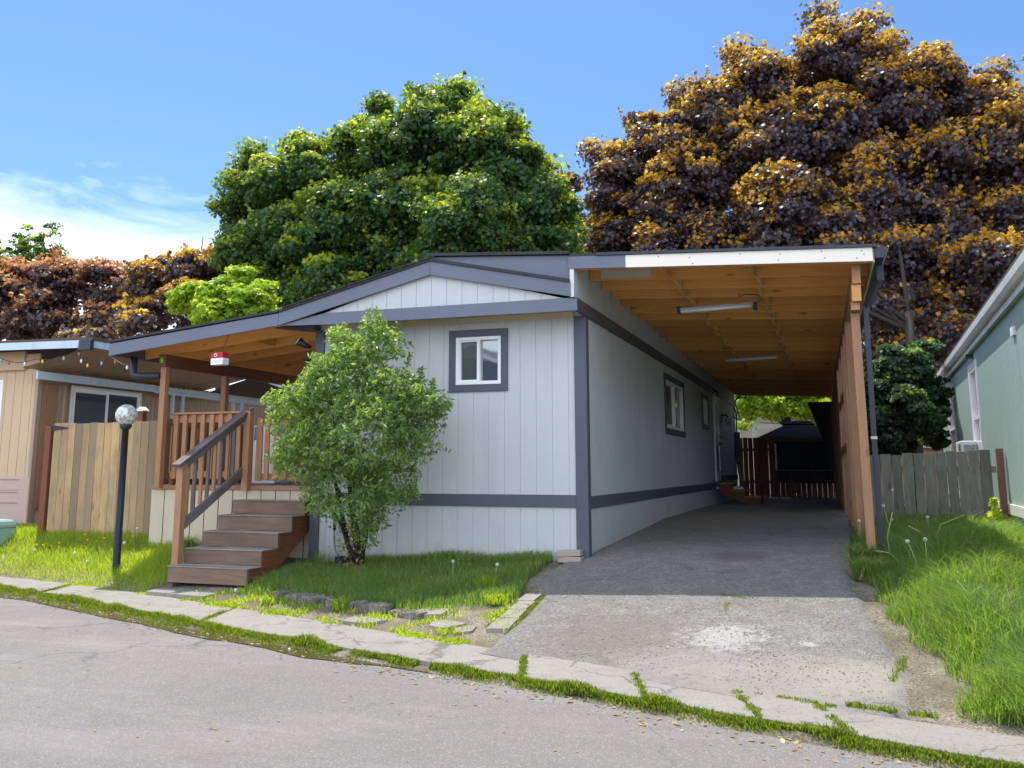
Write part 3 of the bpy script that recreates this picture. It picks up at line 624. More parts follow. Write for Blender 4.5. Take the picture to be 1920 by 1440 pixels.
part('rake_board', 'fascia', home, lambda m: m.prism([(-1.828, -.452, 3.348), (-1.828, -.452, 3.515), (-.035, -.452, 3.13), (-.035, -.452, 2.965)], (0, -.028, 0)), .003)
part('raised_roof_board', 'fascia', home, lambda m: m.prism([(-1.8, -.44, 3.53), (-1.83, -.44, 3.575), (-.05, -.44, 3.463), (-.05, -.44, 3.16)], (0, .03, 0)))
part('corner_flashing', 'oldwhite', home, lambda m: m.box(-.045, .003, -.47, -.45, 2.96, 3.31))
rf = MB()
rf.prism([(-3.97, -.5, 2.992), (-3.97, -.5, 3.028), (-1.83, -.5, 3.556), (-1.83, -.5, 3.518)], (0, LEN + .9, 0)); rf.prism([(-1.83, -.5, 3.518), (-1.83, -.5, 3.556), (-.045, -.5, 3.172), (-.045, -.5, 3.134)], (0, LEN + .9, 0))
ro = rf.build('roof', M['shingle'], home)
st = MB()
for k in range(9):
    x = -3.9 + k * .24; z = 3.03 + (x + 3.97) * .2467; st.beam((x, -.515, z), (x + .22, -.515, z + .05), .02, .012)
st.build('shingle_edge', M['shingle'], ro)
part('ridge_flashing', 'oldwhite', home, lambda m: m.beam((-1.2, -.46, 3.562), (-.2, -.46, 3.50), .03, .02))
part('raised_roof', 'shingle', home, lambda m: m.prism([(-1.85, -.49, 3.585), (-1.85, -.49, 3.62), (-.05, -.49, 3.508), (-.05, -.49, 3.473)], (0, LEN + .9, 0)))
# windows
window(home, (-HW + 1.905, 0, 1.929), PX, NY, .783, .776, .09, fr=.042, panes=('screen', 'pane'))
window(home, (0, S1[0], S1[2]), PY, PX, S1[1] - S1[0], S1[3] - S1[2], .11, fr=.06, panes=('pane_dark', 'pane'))
window(home, (0, S2[0], S2[2]), PY, PX, S2[1] - S2[0], S2[3] - S2[2], .11, fr=.05, panes=('pane_dark', 'pane'))
# side door
d0, d1, z0, z1 = DR
door = part('door', 'white', home, lambda m: (m.box(-.03, .04, d0, d0 + .12, z0, z1), m.box(-.03, .04, d1 - .12, d1, z0, z1), m.box(-.03, .041, d0 + .12, d1 - .12, z1 - .16, z1), m.box(-.03, .041, d0 + .12, d1 - .12, z0, z0 + .25), m.box(-.03, .039, d0 + .12, d1 - .12, 1.55, 1.66)), .003)
part('door_pane', 'pane', door, lambda m: m.box(-.02, .012, d0 + .12, d1 - .12, 1.66, z1 - .16)); part('door_pane', 'pane_dark', door, lambda m: m.box(-.02, .012, d0 + .12, d1 - .12, z0 + .25, 1.55))
part('door_handle', 'black', door, lambda m: m.tube([(.04, d1 - .07, 1.62), (.09, d1 - .07, 1.62), (.09, d1 - .16, 1.62)], .012)); part('deadbolt', 'black', door, lambda m: m.tube([(.04, d1 - .07, 1.78), (.07, d1 - .07, 1.78)], .02))
part('door_sill', 'trim', home, lambda m: m.box(.0, .06, d0 - .03, d1 + .05, .56, .69)); part('threshold', 'white', home, lambda m: m.box(.0, .09, d0 - .05, d1 + .02, .52, .555))
# wall lamp, meter box and cables at the rear corner
wl = part('wall_lamp', 'black', home, lambda m: (m.box(0, .03, 14.14, 14.3, 2.2, 2.4), m.tube([(.03, 14.22, 2.36), (.12, 14.22, 2.38), (.16, 14.22, 2.32)], .02)))
mb = MB(); mb.lathe(.16, 14.22, [(.06, 2.3), (.075, 2.22), (.06, 2.12), (.02, 2.08)], 12); mb.build('lamp_shade', M['globe'], wl)
mt = part('meter_box', 'trim', home, lambda m: m.box(.0, .14, 17.25, 17.6, 1.17, 2.05), .01)
part('conduit', 'conduit', home, lambda m: m.tube([(.07, 17.45, 1.17), (.09, 17.45, .9), (.3, 17.5, .1)], .045))
part('service_cable', 'black', home, lambda m: (m.tube([(.05, 17.55, 2.05), (.06, 17.55, 2.6), (-.02, 17.5, 2.85), (.1, 17.3, 3.0), (.2, 17.1, 3.08)], .02), m.tube([(.06, 16.5, 2.45), (.2, 17.1, 2.38), (.12, 17.5, 2.6), (.05, 17.5, 2.95), (.25, 17.3, 3.12), (.9, 17.5, 3.1)], .014)))
# ------------------------------------------------------------------ carport
cp = thing('carport', 'carport lean-to with exposed orange rafters, white front fascia and a row of timber posts', 'carport', (3.05, 0, 0))
def xr(y): return 3.09 - .018 * max(y, -.5)
def rz(x, y): return 3.285 - .0455 * x - .007 * y      # underside of the rafters
bk_y = LEN + .45
part('fascia_board', 'offwhite', cp, lambda m: m.prism([(.62, -.452, 3.264), (.62, -.452, 3.408), (3.255, -.452, 3.288), (3.255, -.452, 3.143)], (0, -.025, 0)), .002)
for x, o in ((1.0, .03), (1.35, .05), (1.38, .12), (1.9, .03), (2.3, .11), (2.32, .04), (2.75, .03), (2.78, .1), (3.15, .03), (3.17, .07), (3.1, .11)): part('nail_head', 'fascia_dark', cp, lambda m: m.box(x - .006, x + .006, -.4785, -.477, 3.408 - (x - .62) * .0456 - o - .006, 3.408 - (x - .62) * .0456 - o + .006))
part('painted_fascia', 'fascia', cp, lambda m: m.prism([(-.06, -.453, 3.295), (-.06, -.453, 3.44), (.62, -.453, 3.408), (.62, -.453, 3.264)], (0, -.026, 0)), .002)
part('drip_edge', 'gutter', cp, lambda m: m.prism([(.28, -.5, 3.428), (.28, -.5, 3.46), (3.3, -.5, 3.32), (3.3, -.5, 3.288)], (0, .12, 0)))
rfm = MB(); rfm.face([(-.05, -.42, 3.43), (3.27, -.42, 3.279), (3.27 - .33, bk_y, 3.15), (-.05, bk_y, 3.30)][::-1])
rfm.build('roof_sheathing', M['ply'], cp)
rs = MB(); rs.prism([(-.05, -.42, 3.436), (-.05, -.42, 3.468), (3.28, -.42, 3.318), (3.28, -.42, 3.286)], (0, 1, 0))
rs = MB()
for a, b in (((-.05, 3.28), (-.05, 2.95)),):
    T = [(-.05, -.47, 3.47), (3.29, -.47, 3.32), (2.96, bk_y, 3.19), (-.05, bk_y, 3.34)]; rs.face(T); rs.face([(x, y, z - .03) for x, y, z in T][::-1])
    for i in range(4):
        p, q = T[i], T[(i + 1) % 4]; rs.face([(p[0], p[1], p[2] - .03), (q[0], q[1], q[2] - .03), q, p])
rs.build('roof', M['shingle'], cp)
ry = [-.395] + [.27 + .625 * k for k in range(29)]
for k, y in enumerate(ry):
    mb = MB(); x1 = xr(y) + .13; mb.beam((.012, y, rz(0, y) + .07), (x1, y, rz(x1, y) + .07), .038, .14); mb.build('rafter', M['fir'], cp)
part('paint_patch', 'siding', cp, lambda m: m.beam((.16, .2485, rz(.16, .25) + .075), (.78, .2485, rz(.78, .25) + .08), .004, .10))
for k in range(len(ry) - 1):
    for xb in (1.02, 2.0):
        if k > 20: continue
        y0, y1 = ry[k] + .02, ry[k + 1] - .02; xx = xb + (.022 if k % 2 else -.022)
        mb = MB(); mb.box(xx - .019, xx + .019, y0, y1, rz(xx, (y0 + y1) / 2) + .005, rz(xx, (y0 + y1) / 2) + .135); mb.build('blocking', M['fir'] if k < 1 else M['ply'], cp)
for i, (a, b) in enumerate(((-.3, 6.0), (6.01, 12.1), (12.11, LEN + .2))):
    part('header_beam', 'post_fir', cp, lambda m: m.beam((xr(a) - .01, a, 3.045 - .007 * a), (xr(b) - .01, b, 3.045 - .007 * b), .085, .2))
part('beam_end_block', 'fir', cp, lambda m: m.box(xr(0) - .06, xr(0) + .035, -.27, .28, 2.76, 2.94), .003)
part('post_cap_block', 'post_fir', cp, lambda m: m.box(xr(0) - .075, xr(0) + .015, -.22, .22, 2.67, 2.757), .003)
py_ = [0, 2.35, 3.6, 4.8, 6.6, 8.4, 10.2, 12, 14, 16, 17.6]
for i, y in enumerate(py_):
    x = xr(y) - .03; zt = 2.665 if i == 0 else 2.945 - .007 * y
    part('post', 'post_fir', cp, lambda m: m.beam((x + (.01 if i == 0 else 0), y, hz(x, y) - .25), (x + (-.005 if i == 0 else 0), y, zt), .092, .092, (0, 1, 0)), .003)
part('knee_brace', 'fir', cp, lambda m: m.prism([(xr(3) - .07, 3.0, 2.05), (xr(3) - .07, 3.0, 2.2), (xr(3) - .07, 2.45, 2.8), (xr(3) - .07, 2.45, 2.6)], (.04, 0, 0)))
part('girt', 'post_fir', cp, lambda m: m.beam((xr(4.8) - .03, 4.85, 1.35), (xr(14) - .03, 14, 1.3), .04, .14)); part('girt', 'post_fir', cp, lambda m: m.beam((xr(4.8) - .03, 4.85, 2.2), (xr(14) - .03, 14, 2.15), .04, .14))
ss, sg = MB(), MB()
for k in range(34):
    y = 9.2 + k * .25
    if y > 17.6: break
    ss.box(xr(y) + .02, xr(y) + .04, y, y + .235, .1, 2.9)
ss.build('side_boards', M['fence_brown'], cp)
# gutter (open top channel) along the low edge
gt = MB()
y0, y1 = -.46, bk_y
def gx(y): return 3.275 - .018 * max(y + .46, 0)
prof = [(0, .115), (0, 0), (.085, 0), (.135, .115)]
for i in range(3):
    (a, za), (b, zb_) = prof[i], prof[i + 1]; zf = lambda y: 3.175 - .007 * y
    gt.face([(gx(y0) + a, y0, zf(y0) + za), (gx(y1) + a, y1, zf(y1) + za), (gx(y1) + b, y1, zf(y1) + zb_), (gx(y0) + b, y0, zf(y0) + zb_)]); gt.face([(gx(y0) + a + .004, y0, zf(y0) + za), (gx(y0) + b - .004, y0, zf(y0) + zb_ + .004), (gx(y1) + b - .004, y1, zf(y1) + zb_ + .004), (gx(y1) + a + .004, y1, zf(y1) + za)])
gt.prism([(gx(y0) + a, y0 - .002, 3.178 + b) for a, b in prof], (0, .004, 0))
go_ = gt.build('gutter', M['gutter'], cp)
part('gutter_lip', 'gutter_edge', go_, lambda m: m.tube([(gx(y0) + .137, y0, 3.295), (gx(y1) + .137, y1, 3.168)], .009, 6))
part('gutter_board', 'siding_warm', cp, lambda m: m.beam((3.262, -.44, 3.21), (3.262 - .33, bk_y, 3.08), .02, .15))
part('downspout', 'gutter', cp, lambda m: (m.box(3.3, 3.375, -.1, -.03, 3.0, 3.18), m.beam((3.335, -.065, 3.03), (3.175, .05, 2.74), .07, .06), m.beam((3.172, .055, 2.76), (3.165, .055, .14), .055, .075, (0, 1, 0)), m.beam((3.17, .05, .18), (3.25, -.15, .06), .07, .06)))
part('downspout_band', 'gutter_edge', cp, lambda m: m.box(3.135, 3.2, .01, .098, 1.3, 1.33))
part('corrugated_spout', 'black', cp, lambda m: [m.tube([(3.24 + .028 * k, -.1 - .02 * k, .09 - .003 * k), (3.255 + .028 * k, -.11 - .02 * k, .088 - .003 * k)], .052, 10) for k in range(7)])
# hanging strip lights
for k, (y, z, xa, lb, ends) in enumerate(((1.1, 2.985, .95, 'grey tube light with black end caps hanging under the carport rafters near the front', 1), (7.0, 2.99, .88, 'pale bare tube light hanging deeper under the carport roof', 0))):
    t = thing('strip_light', lb, 'light fitting', (xa, y, z), 'tube lights hanging under the carport')
    part('housing', 'conduit', t, lambda m: m.beam((xa + .03, y, z + .02), (xa + .96, y + .04, z + .055), .07, .022)); part('tube', 'tube', t, lambda m: m.tube([(xa + .04, y, z - .005), (xa + .95, y + .04, z + .03)], .024, 12))
    if ends:
        for xx in (xa, xa + .95): part('end_cap', 'black', t, lambda m: m.box(xx, xx + .045, y - .035, y + .07, z - .03, z + .06), .004)
    for xx in (xa + .1, xa + .85): part('hanger_wire', 'conduit', t, lambda m: m.tube([(xx, y + .01, z + .04), (xx + .03, y + .02, rz(xx, y))], .003, 5))
    if ends: part('power_cord', 'black', t, lambda m: m.tube([(xa + .97, y + .03, z + .05), (xa + 1.06, y, z + .09), (xa + 1.02, y, z + .15), (xa + .85, y, z + .17), (xa + .78, y, z + .13), (xa + .79, y, z + .19)], .007, 6))
# ------------------------------------------------------------------ porch roof
pr = thing('porch_roof', 'lean-to porch roof with blue fascia, orange rafters and stained posts over the deck', 'porch roof', (-6.1, 0, 0))
part('fascia_board', 'fascia', pr, lambda m: m.prism([(-6.69, -.452, 2.533), (-6.69, -.452, 2.70), (-3.975, -.452, 2.982), (-3.975, -.452, 2.822)], (0, -.028, 0)), .003)
PRL = 4.3
part('roof', 'shingle', pr, lambda m: m.prism([(-6.72, -.5, 2.715), (-6.72, -.5, 2.745), (-3.96, -.5, 3.03), (-3.96, -.5, 3.0)], (0, PRL + .5, 0)))
part('roof_sheathing', 'ply', pr, lambda m: m.face([(-6.68, -.42, 2.70), (-3.66, -.42, 3.005), (-3.66, PRL, 3.005), (-6.68, PRL, 2.70)][::-1]))
part('side_fascia', 'fascia', pr, lambda m: m.box(-6.70, -6.672, -.42, PRL, 2.54, 2.69))
for k in range(8):
    y = -.38 + k * .62
    part('rafter', 'fir', pr, lambda m: m.beam((-6.665, y, 2.63), (-3.67, y, 2.93), .038, .14))
part('blocking', 'fir', pr, lambda m: (m.box(-4.72, -4.68, 1.5, 2.08, 2.77, 2.88), m.box(-4.9, -4.86, .26, .84, 2.75, 2.86)))
part('beam', 'stain_dark', pr, lambda m: m.box(-6.16, -6.04, -.08, PRL, 2.405, 2.575), .004)
part('beam_joint_mark', 'lime', pr, lambda m: m.box(-6.13, -6.09, -.083, -.079, 2.46, 2.53))
for i, y in enumerate((.0, 1.4, 3.3)):
    part('post', 'stain_dark' if i == 2 else 'stain', pr, lambda m: m.box(-6.15, -6.06, y - .045, y + .045, .76 if i else .72, 2.404), .003)
part('ledger', 'stain_dark', pr, lambda m: m.box(-3.72, -3.685, .1, PRL, 2.72, 2.85)); part('trim_bracket', 'fascia_dark', pr, lambda m: m.prism([(-4.3, -.2, 2.86), (-3.62, -.2, 2.86), (-3.62, -.2, 2.8), (-3.75, -.2, 2.79)], (0, .2, 0)))
part('drain_pipe', 'gutter', pr, lambda m: m.tube([(-6.62, -.05, 2.56), (-6.62, -.05, 2.36), (-6.605, -.05, 2.315), (-6.57, -.05, 2.29), (-6.52, -.05, 2.285), (-6.16, -.03, 2.275)], .05, 12))
fl = thing('floodlight', 'upper black floodlight fixed to the house corner under the porch rafters', 'floodlight', (-3.68, -.05, 2.6), 'floodlights at the porch corner')
part('housing', 'black', fl, lambda m: m.tube([(-3.72, -.05, 2.58), (-3.8, -.08, 2.6), (-3.88, -.12, 2.66)], [.02, .035, .06])); part('lens', 'tube', fl, lambda m: m.tube([(-3.88, -.12, 2.66), (-3.886, -.123, 2.665)], .052, 12))
f2 = thing('floodlight', 'lower black sensor lamp fixed to the house corner under the porch rafters', 'floodlight', (-3.68, -.05, 2.4), 'floodlights at the porch corner')
part('housing', 'black', f2, lambda m: (m.tube([(-3.7, -.05, 2.43), (-3.76, -.06, 2.44), (-3.8, -.06, 2.4)], [.02, .05, .045]), m.tube([(-3.75, -.07, 2.36), (-3.8, -.08, 2.33)], [.03, .035])))
sb = thing('hanging_sign_box', 'small red and white box hanging under the porch rafters beside the corner post', 'box', (-4.8, -.62, 2.34))
part('lid', 'red', sb, lambda m: m.prism([(-4.89, -.62, 2.415), (-4.70, -.62, 2.42), (-4.705, -.62, 2.49), (-4.88, -.62, 2.48)], (0, .14, 0)), .003)
part('body', 'white', sb, lambda m: m.prism([(-4.885, -.615, 2.325), (-4.705, -.615, 2.33), (-4.70, -.615, 2.415), (-4.888, -.615, 2.41)], (0, .13, 0)), .003)
part('emblem', 'white', sb, lambda m: [m.tube([(-4.81 + .02 * math.cos(a), -.623, 2.452 + .02 * math.sin(a)) for a in np.linspace(0, 6.28, 14)], .005, 5, False)])
part('lettering', 'black', sb, lambda m: [m.box(-4.865 + .024 * i, -4.853 + .024 * i, -.6185, -.616, 2.36 + .02 * (i % 2), 2.367 + .02 * (i % 2)) for i in range(6)])
part('hanger', 'black', sb, lambda m: (m.tube([(-4.78, -.55, 2.48), (-4.78, -.4, 2.75)], .004, 5)))
# ------------------------------------------------------------------ deck
dk = thing('porch_deck', 'raised timber deck with cream board skirt and cedar picket railing', 'deck', (-5, .15, 0))
a, b = MB(), MB(); wall(a, b, (-6.34, .15, 0), PX, NY, 2.67, lambda s: -.4, lambda s: .70, .225, gap=.014, dep=.012)
ao = a.build('skirt', M['siding_warm'], dk); b.build('groove_backing', M['black'], ao)
part('side_skirt', 'siding_warm', dk, lambda m: m.box(-6.345, -6.33, .16, 4, -.3, .7))
part('rim_board', 'stain', dk, lambda m: m.box(-6.34, -3.67, .13, .17, .702, .757), .003)
fb = MB()
for k in range(27): fb.box(-6.34, -3.68, .18 + k * .145, .318 + k * .145, .735, .762)
fb.build('floor_boards', M['tread'], dk)
part('handrail', 'stain', dk, lambda m: m.box(-6.055, -4.72, .1, .2, 1.735, 1.765), .003)
part('top_rail', 'stain', dk, lambda m: m.box(-6.05, -4.75, .15, .19, 1.62, 1.732), .003)
part('bottom_rail', 'stain', dk, lambda m: m.box(-6.05, -4.75, .15, .19, .865, .95), .003)
for k in range(9):
    x = -6.0 + k * .149
    part('baluster', 'stain', dk, lambda m: m.box(x, x + .068, .115, .149, .845, 1.733), .002)
part('stair_post', 'stain', dk, lambda m: m.box(-4.79, -4.695, .04, .13, .70, 1.76), .003)
part('rail_block', 'stain_dark', dk, lambda m: m.box(-6.05, -5.98, .14, .2, .765, .85))
gt_ = part('gate', 'stain', dk, lambda m: (m.box(-4.66, -3.74, .19, .225, 1.56, 1.66), m.box(-4.66, -3.74, .19, .225, .83, .92), m.box(-4.66, -4.57, .16, .19, .82, 1.67), m.box(-3.83, -3.74, .16, .19, .82, 1.67)), .002)
for k in range(5): part('gate_picket', 'stain', gt_, lambda m: m.box(-4.53 + k * .14, -4.46 + k * .14, .165, .19, .84, 1.66), .002)
for k in range(3): part('rail_side_panel', 'stain', dk, lambda m: (m.box(-6.33, -6.29, .25 + k * 1.2, 1.4 + k * 1.2, 1.6, 1.7), m.box(-6.33, -6.29, .25 + k * 1.2, 1.4 + k * 1.2, .84, .93), [m.box(-6.31, -6.285, .3 + k * 1.2 + j * .15, .365 + k * 1.2 + j * .15, .84, 1.68) for j in range(8)]))
bx_ = thing('storage_box', 'white and blue box stored on the deck behind the railing', 'box', (-5.2, 1.2, .77))
part('body', 'white', bx_, lambda m: m.box(-5.35, -4.95, 1.1, 1.5, .77, 1.62), .01); part('label_patch', 'bluewall', bx_, lambda m: m.box(-5.33, -5.2, 1.094, 1.099, 1.4, 1.6))
# ------------------------------------------------------------------ steps
stp = thing('porch_steps', 'five wide brown timber steps with one sloping handrail on the left', 'steps', (-4.25, -.6, -.35))
tz = [.58, .40, .213, .028, -.152]; ty = [-.1, -.415, -.72, -1.035, -1.34]
for i in range(5):
    zlo = tz[i + 1] if i < 4 else -.345
    jit = random.uniform(-.012, .012)
    part('tread', 'tread', stp, lambda m: m.box(-4.81 + jit, -3.69 + jit, ty[i] - .012, ty[i] + (.3 if i else .245), tz[i] - .012, tz[i]), .003)
    part('riser', 'riser', stp, lambda m: m.box(-4.8 + jit, -3.70 + jit, ty[i], ty[i] + .04, zlo + .002, tz[i] - .013), .002)
for xx in (-3.745, -4.79):
    part('stringer', 'riser' if xx < -4 else 'stain_dark', stp, lambda m: m.prism([(xx, .14, .56), (xx, -.07, .56), (xx, -.07, .39), (xx, -.39, .39), (xx, -.39, .2), (xx, -.7, .2), (xx, -.7, .015), (xx, -1.01, .015), (xx, -1.01, -.165), (xx, -1.3, -.165), (xx, -1.3, -.4), (xx, -1.02, -.4), (xx, .14, .27)], (.04, 0, 0)))
part('newel_post', 'post_fir', stp, lambda m: m.box(-4.9, -4.805, -1.16, -1.065, -.3, 1.05), .003)
part('handrail', 'railw', stp, lambda m: m.beam((-4.84, -1.25, 1.02), (-4.79, .17, 1.80), .13, .035), .003)
part('upper_rail', 'railw', stp, lambda m: m.beam((-4.83, -1.07, 1.045), (-4.79, .05, 1.675), .04, .09, (0, 0, 1)), .002)
part('lower_rail', 'railw', stp, lambda m: m.beam((-4.83, -1.08, .30), (-4.79, .1, .97), .04, .11), .002)
for k in range(8):
    y = -.98 + k * .132; zb_ = .37 + (y + 1.07) * .57; part('baluster', 'railw' if k % 2 else 'stain', stp, lambda m: m.beam((-4.865, y, zb_ - .03), (-4.86, y, zb_ + .73), .045, .03, (0, 1, 0)), .002)
# ------------------------------------------------------------------ fences
def board_fence(name, label, p0, p1, h0, h1, mat, bw=.14, gap=.004, th=.02, posts=(), pm='fence_brown', rails=(), jit=.01, skip=(), gf=None, ph=.05, cat='fence', back=.03, zlow=None, vj=None):
    p0 = Vector((*p0, 0)); p1 = Vector((*p1, 0)); d = p1 - p0; L = d.length; u = d / L; nrm = Vector((u.y, -u.x, 0))
    t = thing(name, label, cat, (p0 + Vector((0, 0, hz(p0.x, p0.y)))))
    mb = MB(); s = 0
    while s < L - bw * .5:
        w = bw * random.uniform(.92, 1.06) if vj is None else bw
        w = min(w, L - s)
        c = p0 + u * (s + w / 2); f_ = (s + w / 2) / L; zt = h0 + (h1 - h0) * f_ + random.uniform(-jit, jit); zb_ = (hz(c.x, c.y) - .05) if zlow is None else zlow + random.uniform(-.015, .015)
        gp_ = gap * random.uniform(.3, 1.6)
        mb.obox(c + Vector((0, 0, (zt + zb_) / 2)), u * (w - gp_) / 2, nrm * th / 2, Vector((random.uniform(-.004, .004), 0, (zt - zb_) / 2)))
        s += w
    mb.build('boards', M[mat], t, bevel=.002)
    for s_, ext in posts:
        c = p0 + u * s_ - nrm * (.06); zt = h0 + (h1 - h0) * s_ / L + ext
        part('post', pm, t, lambda m: m.obox(c + Vector((0, 0, (zt + hz(c.x, c.y) - .1) / 2)), u * .045, nrm * .045, Vector((0, 0, (zt - hz(c.x, c.y) + .1) / 2))), .003)
    for r_ in rails: part('rail', pm, t, lambda m: m.beam(p0 - nrm * back + Vector((0, 0, r_)), p1 - nrm * back + Vector((0, 0, r_)), .035, .085))
    return t
ft = board_fence('board_fence', 'low fence gate of new pale mixed pine boards behind the lamp post', (-8.42, .4), (-6.42, .4), 1.66, 1.665, 'fence_new', bw=.137, rails=(.4, 1.4), posts=((.02, 0), (1.9, -.02)))
part('hinge_post', 'stain_dark', ft, lambda m: m.box(-8.56, -8.45, .36, .46, -.2, 1.62), .004)
part('strap_hinge', 'black', ft, lambda m: (m.prism([(-8.5, .385, 1.52), (-8.5, .385, 1.66), (-8.4, .385, 1.63), (-8.15, .385, 1.6), (-8.15, .385, 1.585), (-8.4, .385, 1.56)], (0, -.012, 0))))
board_fence('board_fence', 'pale board fence running back along the far side of the deck', (-6.5, .55), (-6.5, 5.5), 1.68, 1.7, 'fence_new', bw=.14, rails=(1.4,), cat='fence')
gp1 = thing('capped_post', 'short brown post with white cap showing above the pale fence', 'post', (-7.2, .9, 0))
part('shaft', 'stain_dark', gp1, lambda m: m.box(-7.36, -7.26, .95, 1.05, 0, 1.86)); part('cap', 'white', gp1, lambda m: (m.box(-7.385, -7.235, .925, 1.075, 1.86, 1.875), m.prism([(-7.38, .93, 1.876), (-7.24, .93, 1.876), (-7.31, .93, 1.93)], (0, .14, 0))))
board_fence('weathered_fence', 'grey weathered board fence in the long grass between carport and green house', (3.2, 3.0), (4.72, 2.92), 1.165, 1.235, 'fence_grey', bw=.135, gap=.008, rails=(.45, .98), posts=((.02, -.05),), pm='fence_grey', jit=.012)
part('end_post', 'fence_brown', bpy.data.objects['weathered_fence'], lambda m: m.box(4.73, 4.81, 2.86, 2.96, .0, 1.25), .004)
part('wire_loop', 'stem', bpy.data.objects['weathered_fence'], lambda m: m.tube([(4.47, 2.95, 1.2), (4.475, 2.96, 1.3), (4.5, 2.97, 1.34), (4.53, 2.97, 1.3), (4.535, 2.97, 1.2)], .007, 6))
bf = board_fence('back_fence', 'dark brown picket fence with light showing through its gaps behind the carport', (.02, 18.0), (3.4, 18.0), 1.9, 1.9, 'fence_brown', bw=.145, gap=.010, rails=(.62, 1.55), back=-.04, posts=((1.02, .05),), pm='fence_brown', vj=1)
tp = thing('black_screen', 'black shade cloth hung in front of the back fence', 'screen', (1.8, 17.85, .5))
part('cloth', 'tarp', tp, lambda m: [m.face([(1.1 + .12 * k, 17.85 + .03 * math.sin(k * 1.3), .6), (1.22 + .12 * k, 17.85 + .03 * math.sin((k + 1) * 1.3), .6), (1.22 + .12 * k, 17.86 + .04 * math.sin((k + 1) * 1.3), 1.78), (1.1 + .12 * k, 17.86 + .04 * math.sin(k * 1.3), 1.78)]) for k in range(13)])
part('top_bar', 'black', tp, lambda m: m.beam((1.08, 17.82, 1.8), (2.75, 17.82, 1.8), .04, .04)); part('mid_bar', 'black', tp, lambda m: m.beam((1.08, 17.82, .95), (2.75, 17.82, .95), .04, .04)); part('edge_strip', 'conduit', tp, lambda m: m.box(1.08, 1.13, 17.79, 17.81, .95, 1.72))
gz = thing('gazebo', 'dark gazebo with a two tier canopy standing behind the back fence', 'gazebo', (1.7, 20, .1))
def pyr(m, cx, cy, w0, w1, z0, z1):
    c = [(-1, -1), (1, -1), (1, 1), (-1, 1)]; lo = [(cx + a * w0, cy + b * w0, z0) for a, b in c]; hi = [(cx + a * w1, cy + b * w1, z1) for a, b in c]
    for i in range(4): m.face([lo[i], lo[(i + 1) % 4], hi[(i + 1) % 4], hi[i]])
    m.face(hi)
part('canopy', 'canopy', gz, lambda m: pyr(m, 1.72, 20, 1.25, .42, 1.9, 2.33)); part('upper_canopy', 'canopy', gz, lambda m: pyr(m, 1.72, 20, .46, .3, 2.36, 2.46)); part('valance', 'tarp', gz, lambda m: [m.box(*q) for q in ((.47, 2.97, 18.74, 18.76, 1.7, 1.9), (.47, .49, 18.76, 21.2, 1.7, 1.9), (2.95, 2.97, 18.76, 21.2, 1.7, 1.9))])
for px_, py2 in ((.55, 18.85), (2.9, 18.85), (.55, 21.1), (2.9, 21.1)): part('leg', 'black', gz, lambda m: m.box(px_ - .04, px_ + .04, py2 - .04, py2 + .04, .1, 1.9))
st_ = thing('shade_tarp', 'dark triangular shade tarp hanging at the back corner of the carport', 'tarp', (2.5, 17.6, 2.9))
part('cloth', 'tarp', st_, lambda m: m.prism([(2.05, 17.75, 2.9), (3.1, 17.75, 2.9), (3.1, 17.75, .3), (2.62, 17.75, .9), (2.45, 17.75, 1.75)], (0, .02, 0)))
wr = thing('overhead_wire', 'thin black cable strung across above the back fence', 'cable', (1, 17.9, 2.3)); part('cable', 'black', wr, lambda m: m.tube([(.7 + .2 * k, 17.9, 2.3 + .02 * (k - 4) ** 2 / 8) for k in range(9)], .008, 5))
# rear side steps
rs_ = thing('side_steps', 'small brown timber steps below the side door', 'steps', (.5, 12.9, .16))
for k, (x0_, x1_, z_) in enumerate(((.06, .42, .66), (.36, .72, .50), (.66, 1.05, .345))): part('tread', 'stain', rs_, lambda m: m.box(x0_, x1_, 12.45, 13.3, z_ - .035, z_), .003)
for yy in (12.48, 13.24): part('stringer', 'stain_dark', rs_, lambda m: m.prism([(.08, yy, .62), (.4, yy, .62), (.4, yy, .46), (.7, yy, .46), (.7, yy, .305), (1.02, yy, .305), (1.02, yy, .13), (.75, yy, .13), (.08, yy, .42)], (0, .04, 0)))
cl = MB(); cl.lathe(.5, 12.6, [(.01, .5), (.13, .505), (.17, .53), (.1, .57), (.03, .6), (.0, .6)], 7)
tag(cl.build('plastic_bag', M['white']), 'crumpled white bag left on the side door steps', 'bag')
# concrete blocks at the house corner
for k, (x0_, x1_, z0_, lb) in enumerate(((-.31, -.03, -.075, 'lower of two flat concrete blocks stacked at the house corner'), (-.32, -.04, -.005, 'upper of two flat concrete blocks stacked at the house corner'))):
    mb = MB(); mb.obox(((x0_ + x1_) / 2, -.12, z0_ + .032), ((x1_ - x0_) / 2, .012 * k, .008 * k), (0, .075, 0), (0, 0, .034)); tag(mb.build('concrete_block', M['block'], bevel=.006), lb, 'block', 'blocks at the house corner')
# ------------------------------------------------------------------ lamp post
lp = thing('lamp_post', 'dark blue lamp post with a round weathered glass globe in the lawn', 'lamp post', (-6.12, -.7, -.3))
part('pole', 'iron', lp, lambda m: m.lathe(-6.12, -.7, [(.05, -.35), (.047, .6), (.043, 1.5), (.05, 1.5), (.05, 1.53)], 16)); part('collar', 'iron', lp, lambda m: m.lathe(-6.12, -.7, [(.052, 1.5), (.075, 1.53), (.08, 1.56), (.06, 1.575), (.0, 1.58)], 16))
R0 = .142; part('globe', 'globe', lp, lambda m: m.lathe(-6.12, -.7, [(R0 * math.sin(t), 1.69 - R0 * math.cos(t)) for t in np.linspace(.35, math.pi, 16)], 24))
